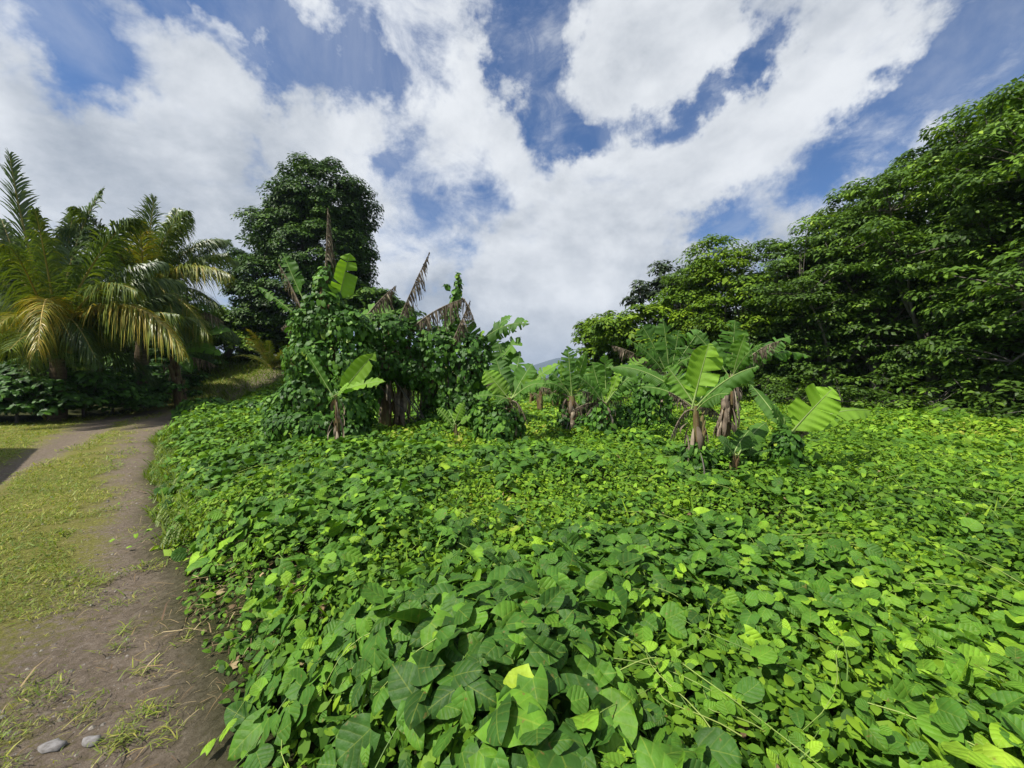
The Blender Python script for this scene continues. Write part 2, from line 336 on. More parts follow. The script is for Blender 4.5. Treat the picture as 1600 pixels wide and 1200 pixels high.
# ------------------------------------------------------------------ ground sheet
def soil_mat():
    m, nt, N, L, bs, out = mat_base('soil')
    geo = N.new('ShaderNodeNewGeometry')
    def noise(s, d=6, r=.6):
        n = N.new('ShaderNodeTexNoise'); n.inputs['Scale'].default_value = s; n.inputs['Detail'].default_value = d; n.inputs['Roughness'].default_value = r; L.new(geo.outputs['Position'], n.inputs['Vector']); return n.outputs[0]
    def mth(op, a, b):
        n = N.new('ShaderNodeMath'); n.operation = op
        for i, q in enumerate((a, b)):
            if isinstance(q, (int, float)): n.inputs[i].default_value = q
            else: L.new(q, n.inputs[i])
        return n.outputs[0]
    at = N.new('ShaderNodeAttribute'); at.attribute_name = 'dirt'
    veg = N.new('ShaderNodeAttribute'); veg.attribute_name = 'veg'
    nd = noise(22, 10, .78); nf = noise(60, 8, .85); nl = noise(1.6, 5, .6)
    dirt = ramp(N, L, nd, [(.3, (.075, .058, .044)), (.5, (.165, .130, .098)), (.62, (.215, .176, .138)), (.76, (.33, .295, .25))])
    moss = ramp(N, L, nf, [(.35, (.080, .078, .024)), (.5, (.165, .160, .038)), (.65, (.29, .265, .09))])
    fac = mth('ADD', at.outputs['Fac'], mth('ADD', mth('MULTIPLY', mth('SUBTRACT', nl, .5), 1.4), mth('MULTIPLY', mth('SUBTRACT', nd, .5), 2.6)))
    fr = N.new('ShaderNodeMapRange'); fr.interpolation_type = 'SMOOTHSTEP'; L.new(fac, fr.inputs[0]); fr.inputs[1].default_value = .18; fr.inputs[2].default_value = .80
    mx = N.new('ShaderNodeMix'); mx.data_type = 'RGBA'; L.new(fr.outputs[0], mx.inputs[0]); L.new(moss, mx.inputs[6]); L.new(dirt, mx.inputs[7])
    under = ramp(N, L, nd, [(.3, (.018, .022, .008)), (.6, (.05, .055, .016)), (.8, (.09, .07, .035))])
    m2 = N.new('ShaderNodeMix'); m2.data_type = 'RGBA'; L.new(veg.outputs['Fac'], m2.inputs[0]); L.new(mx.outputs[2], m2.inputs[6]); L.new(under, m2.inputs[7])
    L.new(m2.outputs[2], bs.inputs['Base Color']); bs.inputs['Roughness'].default_value = .95; bs.inputs['Specular IOR Level'].default_value = .12
    bp = N.new('ShaderNodeBump'); bp.inputs['Strength'].default_value = .9; bp.inputs['Distance'].default_value = .03; L.new(mth('ADD', nd, mth('MULTIPLY', nf, .5)), bp.inputs['Height']); L.new(bp.outputs[0], bs.inputs['Normal'])
    return m
M['soil'] = soil_mat()
RUT1 = np.array([(0.4, -2.2), (-0.55, -.4), (-1.45, 1.63), (-2.18, 2.42), (-2.85, 3.2), (-4.42, 4.9), (-6.2, 6.7), (-8.35, 9.2), (-11.2, 12.8), (-13.2, 15.5), (-14.9, 20), (-15.2, 26), (-13.6, 32)])
RUT2 = np.array([(-5.5, 3.0), (-8.3, 6.4), (-10.3, 9.0), (-12.4, 11.4), (-15.0, 14.6), (-16.3, 18)])
def seg_d(P, line):
    best = np.full(len(P), 1e9)
    for a, b in zip(line[:-1], line[1:]):
        ab = b - a; t = np.clip(((P - a) @ ab) / (ab @ ab), 0, 1); best = np.minimum(best, np.linalg.norm(P - a - t[:, None] * ab, axis=1))
    return best
def dirt_mask(x, y):
    P = np.stack([x, y], 1)
    w1 = np.interp(y, [0, 2.4, 3.2, 5, 9, 14], [.66, .60, .50, .50, .80, 1.5])
    d1 = seg_d(P, RUT1) / w1; d2 = seg_d(P, RUT2) / np.interp(y, [3, 6, 12], [.22, .28, .6])
    return np.clip(np.clip(1.15 - 0.75 * np.minimum(d1, d2), 0, 1) * 0.9 + .22 * ss(5, 1.5, y), 0, .92)
def grid_axis(lim, near, n1, n2):
    a = np.linspace(-near, near, n1); b = np.geomspace(near, lim, n2)[1:]
    return np.concatenate([-b[::-1], a, b])
def build_ground():
    xs = grid_axis(6000, 26, 430, 30); ys = np.concatenate([-np.geomspace(4, 4000, 22)[::-1], np.linspace(-3.8, 40, 400), np.geomspace(40.5, 6000, 28)])
    X, Y = np.meshgrid(xs, ys); x = X.ravel(); y = Y.ravel()
    z = soil_z(x, y)
    dm = dirt_mask(x, y); near = ss(30, 15, np.hypot(x, y))
    onroad = ss(0.1, -.3, road_s(x, y)) * ss(0.5, -.5, bank_s(x, y))
    z = z - 0.035 * dm * onroad * near + 0.018 * (fbm(x, y, .35, 9, 3) - .5) * near
    nx = len(xs); ny = len(ys); idx = np.arange(nx * ny).reshape(ny, nx)
    a = idx[:-1, :-1].ravel(); b = idx[:-1, 1:].ravel(); c = idx[1:, 1:].ravel(); d = idx[1:, :-1].ravel()
    s = Soup(); s.add(np.stack([x, y, z], 1), np.concatenate([np.stack([a, b, c], 1), np.stack([a, c, d], 1)]))
    o = s.build('ground', M['soil'])
    me = o.data
    at = me.attributes.new('dirt', 'FLOAT', 'POINT'); at.data.foreach_set('value', dm.astype(np.float32))
    vg = 1 - onroad
    at = me.attributes.new('veg', 'FLOAT', 'POINT'); at.data.foreach_set('value', vg.astype(np.float32))
    tag(o, 'bare earth and worn grass track ground running to the tree line', None, None, 'structure')
build_ground()

# ------------------------------------------------------------------ ground cover
def cover_points(y0, y1, dens, xmax=40):
    W = 1.42 * y1 + 2.0
    n = int(dens * (y1 - y0) * 2 * W); y = R_.uniform(y0, y1, n); x = R_.uniform(-W, W, n)
    k = (np.abs(x) < 1.42 * y + 2.0) & (np.abs(x) < xmax); return x[k], y[k]
def slope_n(x, y, h=.12):
    gx = (canopy_z(x + h, y) - canopy_z(x - h, y)) / (2 * h); gy = (canopy_z(x, y + h) - canopy_z(x, y - h)) / (2 * h)
    return np.stack([-gx, -gy, np.ones_like(gx)], 1)
def put_leaves(S, tpl, x, y, size, tint, lift, jit, m=0, sink=.5, nb=None):
    n = len(x); nv = slope_n(x, y) * .8 + R_.normal(0, jit, (n, 3)) + np.array([-.10, -.16, 0])
    nv[:, 2] = np.abs(nv[:, 2]) + .25
    az = R_.uniform(0, 2 * math.pi, n); d = np.stack([np.cos(az), np.sin(az), R_.uniform(-.7, .1, n)], 1) + np.array([0.1, -.35, 0])
    z = canopy_z(x, y) + lift - sink * R_.random(n) ** 1.6
    z = np.maximum(z, soil_z(x, y) + .02)
    S.scatter(tpl, np.stack([x, y, z], 1), frames(nv, d), size, np.clip(tint, 0, 1), m)
def litter(x, y): return ss(.75, .2, np.hypot((x + 1.75) * .8, y - 2.75) + .5 * (vn(x, y, .18, 23) - .5))
def bigpatch(x, y): return ss(.42, .64, .55 * fbm(x, y, 1.3, 71, 3) + .45 * fbm(x, y, .42, 76, 2) + .12 * ss(2.6, 1.0, y) - .10 * ss(0, 3, x - .15 * y) + .06 * ss(-.1, -1.5, x - .0 * y))
def build_cover():
    S = Soup()
    for y0, y1, dens, tpls, szk in ((.2, 4.0, 950, NEAR, .48), (4.0, 9, 330, (HEART2, HEART2B), .68), (9, 16, 160, (HEART1, HEART1), .85), (16, 30, 40, (HEART1, HEART1), 1.5)):
        x, y = cover_points(y0, y1, dens)
        s = road_s(x, y); bp = bigpatch(x, y)
        k = (s > .03) & (R_.random(len(x)) < ss(-.15, .6, s) * (.13 + .87 * bp) * (1 - .9 * litter(x, y))) & (np.hypot(x, y) > .95)
        x, y, bp = x[k], y[k], bp[k]; n = len(x)
        size = szk * (R_.lognormal(math.log(.125), .36, n)) * (.72 + .50 * bp) * (1 + .45 * ss(2.2, 1.3, np.hypot(x, y)) * ss(-.9,-.2, x) * ss(1.0, .3, x)); size = np.clip(size, .035, np.where((y < 3) & (x > .55 * y), .085, .135 * max(1, szk * .9) + .05 * ss(2.2, 1.3, np.hypot(x, y)) * (x < .5)))
        tint = R_.beta(2.0, 3.0, n) * .95 + .55 * (fbm(x, y, 1.6, 81, 3) - .5) - .02 + .16 * ss(5, 10, y) + .14 * ss(-1, 5, x) - .9 * (size - .10)
        tint = np.minimum(tint, .86); tint = np.where(R_.random(n) < .012, R_.uniform(.84, .93, n), tint)
        h = R_.integers(0, len(tpls), n)
        for ti, tp in enumerate(tpls):
            kk = h == ti
            sz = np.stack([size * R_.uniform(.95, 1.35, n), size, size], 1)
            put_leaves(S, tp, x[kk], y[kk], sz[kk], tint[kk], .05 + .06 * bp[kk], .50, 0, .26)
    # small weeds between
    for y0, y1, dens, tp, sz0 in ((.2, 3.2, 3300, OVATE, .042), (3.2, 6, 1700, OV1, .054), (6, 11, 760, OV1, .080), (11, 19, 260, OV1, .13), (19, 33, 80, OV1, .22)):
        x, y = cover_points(y0, y1, dens)
        s = road_s(x, y); bp = bigpatch(x, y)
        k = (s > -.02) & (R_.random(len(x)) < ss(-.1, .35, s) * (1 - .50 * bp) * (1 - .62 * litter(x, y))) & (np.hypot(x, y) > .9); x, y = x[k], y[k]; n = len(x)
        size = sz0 * R_.lognormal(0, .35, n)
        tint = R_.beta(2.2, 2.2, n) * .8 + .75 * (fbm(x, y, 1.8, 91, 3) - .5) + .07 + .10 * ss(4, 10, y)
        put_leaves(S, tp, x, y, size, tint, .03, .60, 1, .24)
    # runners looping over the leaves, grass stalks and a few withered leaves
    for i in range(170):
        y = R_.uniform(1.1, 5.5); x = R_.uniform(float(edge_x(y)) + .3, 1.3 * y + .5); a = R_.uniform(0, 6.28); ln = R_.uniform(.25, .8); tt = np.linspace(0, 1, 9)
        xx = x + np.cos(a) * ln * tt + .05 * np.sin(tt * 5 + a); yy = y + np.sin(a) * ln * tt + .05 * np.cos(tt * 4); zz = canopy_z(xx, yy) + .02 + .09 * np.sin(tt * math.pi) * R_.uniform(.2, 1)
        S.tube(np.stack([xx, yy, zz], 1), np.linspace(.0028, .0012, 9), 4, t=float(R_.random()), m=2)
        q = R_.integers(3, 9, 5); n5 = 5; put_d = R_.normal(0, 1, (n5, 3)); S.scatter(NEAR[0], np.stack([xx[q], yy[q], zz[q]], 1), frames(np.tile([-.2, -.4, .8], (n5, 1)) + R_.normal(0, .3, (n5, 3)), put_d), R_.uniform(.02, .06, n5), R_.uniform(.6, .9, n5), 0)
    n = 260; y = R_.uniform(1.2, 9, n); x = edge_x(y) + R_.uniform(.1, 1, n) ** 1.5 * (3 + 1.5 * y)
    put_leaves(S, NEAR[1], x, y, R_.uniform(.03, .065, n), R_.random(n), -.01, .7, 3, .10)
    n = 2600; y = R_.uniform(1.5, 12, n); x = R_.uniform(-1, 1, n) * 1.4 * y; k = (road_s(x, y) > .2) & (fbm(x, y, .9, 61, 3) > .5); x, y = x[k], y[k]; n = len(x); az = R_.uniform(0, 6.28, n)
    S.scatter(BLADE, np.stack([x, y, canopy_z(x, y) - .08], 1), frames(np.stack([-np.cos(az), -np.sin(az), np.full(n, .8)], 1), np.stack([np.cos(az), np.sin(az), R_.uniform(.3, 2.5, n)], 1)), np.stack([R_.uniform(.1, .2, n), R_.uniform(.14, .30, n), np.full(n, .2)], 1), R_.uniform(.3, .85, n), 1)
    o = S.build('vine_ground_cover', [M['vine'], M['weed'], M['twig'], M['straw']])
    tag(o, 'dense carpet of heart-leaved vines and small weeds covering the field', 'ground cover', None, 'stuff')
build_cover()

def build_grass():
    # short trampled grass on the track
    S = Soup()
    for y0, y1, dens, sz in ((.4, 3.0, 10000, .021), (3.0, 7, 4200, .034), (7, 14, 900, .055), (14, 26, 110, .11)):
        n = int(dens * (y1 - y0) * (1.5 * y1 + 2)); y = R_.uniform(y0, y1, n); x = R_.uniform(-1.5 * y1 - 2, 0.4, n)
        s = road_s(x, y); b = bank_s(x, y)
        dm = dirt_mask(x, y) + .03 + 1.7 * (fbm(x, y, .6, 12, 4) - .5) + .35 * (vn(x, y, .10, 15) - .5)
        k = (s < .12) & (b < .6) & (np.hypot(x + 2.08, y - 1.74) > .10) & (np.hypot(x + 1.90, y - 1.76) > .08) & (x > -1.5 * y - 2) & (R_.random(n) < ss(.62, .30, dm) * .9 + .012)
        x, y = x[k], y[k]; n = len(x)
        az = R_.uniform(0, 2 * math.pi, n); el = R_.uniform(.05, .8, n)
        d = np.stack([np.cos(az), np.sin(az), el], 1); nv = np.stack([-np.cos(az) * .6, -np.sin(az) * .6, np.ones(n)], 1) + R_.normal(0, .3, (n, 3))
        sc = sz * R_.lognormal(0, .4, n); scl = np.stack([sc * 1.3, sc, sc], 1)
        tint = R_.beta(2, 2.2, n) + .5 * (fbm(x, y, 1.4, 33, 3) - .5) + .04
        S.scatter(BLADE, np.stack([x, y, base_z(x, y) + .0], 1), frames(nv, d), scl, np.clip(tint, 0, 1))
    # scattered tufts in the bare rut
    for (px, py, k, r) in [(250, 1150, 80, .10), (215, 1045, 60, .08), (235, 1110, 60, .08), (190, 985, 70, .09), (175, 1010, 50, .08), (330, 890, 50, .1), (205, 760, 50, .2), (190, 940, 90, .14), (120, 1120, 60, .1), (180, 1160, 90, .1), (210, 830, 60, .15), (285, 1000, 40, .05), (300, 980, 50, .06)]:
        Y = CAMH * F / (py - HOR); c = Pt(px, py, Y); k = int(k * .8)
        x = c[0] + R_.normal(0, r * .5, k); y = c[1] + R_.normal(0, r * .5, k)
        az = R_.uniform(0, 2 * math.pi, k); d = np.stack([np.cos(az), np.sin(az), R_.uniform(.15, 1.1, k)], 1)
        nv = np.stack([-np.cos(az) * .6, -np.sin(az) * .6, np.ones(k)], 1)
        sc = .050 * R_.lognormal(0, .35, k)
        S.scatter(BLADE, np.stack([x, y, base_z(x, y) - .02], 1), frames(nv, d), np.stack([sc * .7, sc, sc], 1), np.clip(R_.beta(2, 1.6, k), 0, 1))
    o = S.build('track_grass', M['grass']); tag(o, 'short yellowing trampled grass growing over the track', 'grass', None, 'stuff')
    # longer verge grass along the vine edge, upper left
    S = Soup()
    y = np.concatenate([R_.uniform(3.6, 10, 30000), R_.uniform(10, 24, 26000)]); n = len(y); x = edge_x(y) + R_.uniform(-.25, 3.2, n) * (.5 + y / 9)
    s = road_s(x, y); k = (s > -.05) & (R_.random(n) < .6 * ss(.42, .6, fbm(x, y, 1.2, 55, 3) + .28 * ss(1.6, .1, s) + .12 * ss(9, 16, y))); x, y = x[k], y[k]; n = len(x)
    az = R_.uniform(0, 2 * math.pi, n); d = np.stack([np.cos(az), np.sin(az), R_.uniform(.1, 1.5, n)], 1); nv = np.stack([-np.cos(az), -np.sin(az), np.full(n, .8)], 1)
    sc = (.10 + .009 * y) * R_.lognormal(0, .3, n)
    z = soil_z(x, y) + (canopy_z(x, y) - soil_z(x, y)) * .55
    S.scatter(BLADE, np.stack([x, y, z], 1), frames(nv, d), np.stack([sc * .8, sc, sc], 1), np.clip(R_.beta(2, 3.2, n) * .8, 0, 1))
    # grassy rise at the back left
    y = R_.uniform(20, 36, 42000); x = R_.uniform(-25, -8, 42000); z = canopy_z(x, y)
    n = len(x); az = R_.uniform(0, 2 * math.pi, n); d = np.stack([np.cos(az), np.sin(az), R_.uniform(.5, 2.0, n)], 1); nv = np.stack([-np.cos(az), -np.sin(az), np.full(n, .8)], 1)
    sc = .34 * R_.lognormal(0, .3, n)
    S.scatter(BLADE, np.stack([x, y, z - .1], 1), frames(nv, d), np.stack([sc * .8, sc, sc], 1), np.clip(R_.beta(2, 2.6, n) * .6, 0, 1))
    n = 26000; y = R_.uniform(18, 35, n); x = R_.uniform(-25, -8, n); k = road_s(x, y) > .1; x, y = x[k], y[k]; n = len(x)
    put_leaves(S, OV1, x, y, .24 * R_.lognormal(0, .3, n), R_.beta(2, 2, n), .05, .6, 1, .2)
    o = S.build('verge_grass', [M['grass'], M['weed']]); tag(o, 'taller green grass along the field side of the track', 'grass', None, 'stuff')
    # straw litter at the vine edge + pebbles in the rut
    S = Soup(); n = 650; y = R_.uniform(1.8, 6, n) ; x = edge_x(y) + R_.normal(.10, .22, n); az = R_.uniform(0, 6.28, n)
    d = np.stack([np.cos(az), np.sin(az), R_.normal(0, .1, n)], 1); nv = np.tile([0, 0, 1.], (n, 1)) + R_.normal(0, .2, (n, 3)); sc = .05 * R_.lognormal(0, .5, n)
    S.scatter(BLADE, np.stack([x, y, soil_z(x, y) + R_.uniform(.0, .05, n)], 1), frames(nv, d), np.stack([sc * .28, sc, sc], 1), R_.random(n))
    n = 700; y = R_.normal(2.75, .35, n); x = R_.normal(-1.75, .4, n); az = R_.uniform(0, 6.28, n); d = np.stack([np.cos(az), np.sin(az), R_.normal(0, .15, n)], 1); nv = np.tile([0, 0, 1.], (n, 1)) + R_.normal(0, .2, (n, 3)); sc = .07 * R_.lognormal(0, .5, n)
    S.scatter(BLADE, np.stack([x, y, soil_z(x, y) + R_.uniform(.02, .14, n)], 1), frames(nv, d), np.stack([sc * .35, sc, sc], 1), R_.random(n))
    n = 900; y = R_.uniform(1.0, 7, n); x = edge_x(y) - R_.uniform(0, 2.2, n); az = R_.uniform(0, 6.28, n)
    d = np.stack([np.cos(az), np.sin(az), R_.normal(0, .1, n)], 1); nv = np.tile([0, 0, 1.], (n, 1)) + R_.normal(0, .2, (n, 3)); sc = .045 * R_.lognormal(0, .5, n)
    S.scatter(BLADE, np.stack([x, y, soil_z(x, y) + .003], 1), frames(nv, d), np.stack([sc * .6, sc, sc], 1), R_.random(n))
    o = S.build('straw_litter', M['straw']); tag(o, 'dry brown straw and leaf litter along the edge of the track', 'litter', None, 'stuff')
    S = Soup(); n = 30000; y = .9 + 7 * R_.random(n) ** 1.5; x = R_.uniform(-12, 0, n); k = (road_s(x, y) < .1) & (x > -1.5 * y - 1.5) & (R_.random(n) < .25 + dirt_mask(x, y)); x, y = x[k], y[k]; n = len(x)
    oct_ = np.array([(1, 0, 0), (.3, .9, 0), (-.8, .5, 0), (-.7, -.6, 0), (.4, -.9, 0), (.1, 0, .6), (-.3, .1, .5)], float)
    fo = np.array([(0, 1, 5), (1, 6, 5), (1, 2, 6), (2, 3, 6), (3, 4, 5), (3, 5, 6), (4, 0, 5)])
    az = R_.uniform(0, 6.28, n); d = np.stack([np.cos(az), np.sin(az), np.zeros(n)], 1); sc = .0038 * R_.lognormal(0, .65, n)
    S.scatter((oct_, fo, oct_[:, :2]), np.stack([x, y, soil_z(x, y) - .032 * dirt_mask(x, y) - .001], 1), frames(np.tile([0, 0, 1.], (n, 1)), d), sc, R_.random(n))
    o = S.build('gravel', M['pebble'], smooth=False); tag(o, 'small grey gravel scattered in the dirt ruts', 'gravel', None, 'stuff')
build_grass()

def flat_stone(px, py, r, label, seed):
    Y = CAMH * F / (py - HOR); c = Pt(px, py, Y); c[2] = base_z(c[0], c[1]) - .023; rg = np.random.default_rng(seed)
    n = 11; th = np.arange(n) / n * 2 * math.pi; rr = r * rg.uniform(.75, 1.15, n); S = Soup()
    a = np.stack([rr * np.cos(th) * 1.3, rr * np.sin(th) * .8, np.full(n, .0)], 1); b = a * np.array([.93, .93, 1]) + [0, 0, .022]; b[:, 2] -= .010
    e = a * np.array([.55, .55, 0]) + [0, 0, .015]
    v = np.concatenate([a, b, e, [[0, 0, .016]]]) + c; f = []
    for i in range(n):
        j = (i + 1) % n
        for k in (0, n): f += [(k + i, k + j, k + n + j), (k + i, k + n + j, k + n + i)]
        f += [(2 * n + i, 2 * n + j, 3 * n)]
    o = empty('stone', c, label, 'stone', 'flat stones sunk in the track')
    S.add(v, f); S.build('rock', M['stone'], o)
flat_stone(70, 1168, .040, 'pale grey flat stone in the mossy grass at the near left corner of the track', 1)
flat_stone(132, 1160, .034, 'darker flat stone at the edge of the bare rut, right of the pale stone', 2)
flat_stone(122, 781, .055, 'small pale stone lying in the grass strip farther up the track', 3)

# ------------------------------------------------------------------ blobs of climbing leaves
def sph_pts(spheres, dens, depth=.12):
    P = []; Nn = []
    for (c, r) in spheres:
        r = np.broadcast_to(np.asarray(r, float), (3,)); n = int(dens * 4 * math.pi * (r.prod() ** (2 / 3)))
        u = nrm(R_.normal(0, 1, (n, 3))); nn = nrm(u / r)
        lump = 1 + .26 * (fbm(u[:, 0] * 2 + c[0] * 3, u[:, 2] * 2 + u[:, 1] * 2, .8, 5, 3) - .5) * 2
        p = np.asarray(c) + u * r * lump[:, None] * (1 - depth * R_.random(n)[:, None] ** 1.5)
        ok = np.ones(n, bool)
        for (c2, r2) in spheres:
            if c2 is c: continue
            r2 = np.broadcast_to(np.asarray(r2, float), (3,)); q = np.linalg.norm((p - c2) / r2, axis=1); ok &= q > .86
        P.append(p[ok]); Nn.append(nn[ok])
    return np.concatenate(P), np.concatenate(Nn)
def vine_mass(name, spheres, dens, size, label, cat='climbing vine', mat='climb', tpl=HEART2, tb=0.06, group=None, loc=None, stems=True):
    size *= .70; S = Soup(); p, nn = sph_pts(spheres, dens * 3.3, .26)
    k = p[:, 2] > soil_z(p[:, 0], p[:, 1]) + .05; p, nn = p[k], nn[k]; n = len(p)
    nv = nn * .9 + np.array([-.1, -.15, .45]) + R_.normal(0, .35, (n, 3)); d = nn * .35 + np.array([0, 0, -1.]) + R_.normal(0, .45, (n, 3))
    sz = size * R_.lognormal(0, .28, n); tint = R_.beta(2, 2.6, n) * .9 + .3 * (vn(p[:, 0] + p[:, 1], p[:, 2], .5, 8) - .5) + tb
    S.scatter(tpl, p, frames(nv, d), sz, np.clip(tint, 0, 1))
    # strands hanging off the lower flanks
    for i in range(int(len(spheres) * 3)):
        q = p[R_.integers(n)]; ln = R_.uniform(.2, .7) * (1 if np.mean([np.mean(np.broadcast_to(r0, (3,))) for _, r0 in spheres]) > .35 else .3); k = int(ln * 60) + 3; tt = R_.random(k)
        hp = q + np.stack([R_.normal(0, .03, k), R_.normal(0, .03, k), -ln * tt], 1); hp[:, :2] += (q[:2] - spheres[0][0][:2]) * .06; hp = hp[hp[:, 2] > soil_z(hp[:, 0], hp[:, 1]) + .03]; k = len(hp)
        if k: S.scatter(tpl, hp, frames(R_.normal(0, .5, (k, 3)) + [-.2, -.7, .4], R_.normal(0, .4, (k, 3)) + [0, 0, -1]), size * R_.uniform(.5, .9, k), np.clip(R_.normal(.6 + tb, .15, k), 0, 1))
    c = spheres[0][0] if loc is None else loc
    root = empty(name, (c[0], c[1], float(soil_z(c[0], c[1]))), label, cat, group)
    S.build('foliage', M[mat], root)
    if stems:
        T = Soup()
        for i in range(max(8, int(2.5 * len(spheres)))):
            q = p[R_.integers(n)]; g = np.array([c[0] + R_.normal(0, .15), c[1] + R_.normal(0, .15), root.location[2] - .05])
            mid = (q + g) / 2 + R_.normal(0, .12, 3); tt = np.linspace(0, 1, 8)[:, None]
            T.tube((1 - tt) ** 2 * g + 2 * tt * (1 - tt) * mid + tt * tt * q, np.linspace(.018, .005, 8), 5)
        T.build('stem', M['bark'], root)
    return root

# ------------------------------------------------------------------ banana plants
def bez(P0, P1, P2, n):
    t = np.linspace(0, 1, n)[:, None]; return (1 - t) ** 2 * P0 + 2 * t * (1 - t) * P1 + t * t * P2
def banana_blade(P0, P2, arch=.2, width=.16, tear=.5, droop=.35, dead=False, face=None, petiole=.14, seed=0, tint=None):
    rg = np.random.default_rng(seed + 100); S = Soup()
    P0 = np.asarray(P0, float); P2 = np.asarray(P2, float); Lg = np.linalg.norm(P2 - P0)
    up = np.array([0, 0, 1.]); dirv = nrm(P2 - P0)
    P1 = (P0 + P2) / 2 + up * arch * Lg if abs(dirv[2]) < .9 else (P0 + P2) / 2 + nrm(np.array([rg.normal(), rg.normal(), 0.])) * arch * Lg * .5
    n = 60; C = bez(P0, P1, P2, n); T = nrm(np.gradient(C, axis=0))
    fv = np.array([-.35, -.75, .75]) if face is None else np.asarray(face, float)
    Nn = nrm(fv - (T @ fv)[:, None] * T); B = np.cross(T, Nn)
    s = np.linspace(0, 1, n); q = np.clip((s - petiole) / (1 - petiole), 0, 1)
    W = width * np.where(q > 0, np.minimum(1, (q / .13 + .02) ** .55) * np.clip((1 - q) / .30, 0, 1) ** .5 if False else np.minimum(1, (q / .16) ** .6) * (1 - np.clip((q - .55) / .45, 0, 1) ** 2.2), 0)
    i0 = int(petiole * n); tb = rg.uniform(.25, .75) if tint is None else tint
    for sg in (-1, 1):
        i = i0
        while i < n - 1:
            if dead: ln = rg.integers(1, 3)
            else: ln = n if tear <= 0 else max(2, int(rg.exponential(3 + 22 * (1 - tear) ** 1.5)))
            j = min(n - 1, i + ln); m = j - i + 1; rr = np.arange(i, j + 1)
            dr = droop + rg.normal(0, .14 + .30 * tear) if not dead else rg.uniform(1.0, 1.75)
            lenk = rg.uniform(.45, 1.15) if dead else rg.uniform(.88, 1.04)
            skew = rg.normal(0, .12 + .1 * tear) if not dead else rg.normal(0, .5)
            cols = 5; V = []; U = []
            for a, ri in enumerate(rr):
                for cI in range(cols):
                    u = cI / (cols - 1)
                    ang = dr * (.35 + .65 * u) - (.25 if not dead else 0)
                    off = W[ri] * u * lenk
                    tp = (1 - .12 * u * (tear > 0)) if not dead else (1 - .6 * u)
                    ctr = (C[rr[0]] + C[rr[-1]]) / 2
                    base = ctr + (C[ri] - ctr) * tp if u > 0 and (tear > 0 or dead) else C[ri]
                    lat = B[ri] * sg * math.cos(ang) - Nn[ri] * math.sin(ang)
                    if dead: lat = lat * .35 + np.array([0, 0, -1]) * math.sin(ang) * (.6 + .4 * u) + T[ri] * skew * .5
                    p = base + lat * off + T[ri] * (off * (skew + .28 if not dead else 0)) + Nn[ri] * (.012 * math.sin(ri * .9 + u * 3) * u if not dead else rg.normal(0, .01))
                    V.append(p); U.append((u, s[ri]))
            f = []
            for a in range(m - 1):
                for cI in range(cols - 1):
                    k = a * cols + cI; f += [(k, k + 1, k + cols + 1), (k, k + cols + 1, k + cols)]
            if m > 1: S.add(V, f, U, float(np.clip(tb + rg.normal(0, .05 if not dead else .25), 0, 1)), 0)
            i = j
            if not dead and rg.random() < tear * .3: i = min(n - 1, i + 1)
    S.tube(C[::2], np.linspace(.013, .003, len(C[::2])) * (1 if width > .12 else .75) * (1 + .3 * dead), 6, t=.6, m=1)
    return S
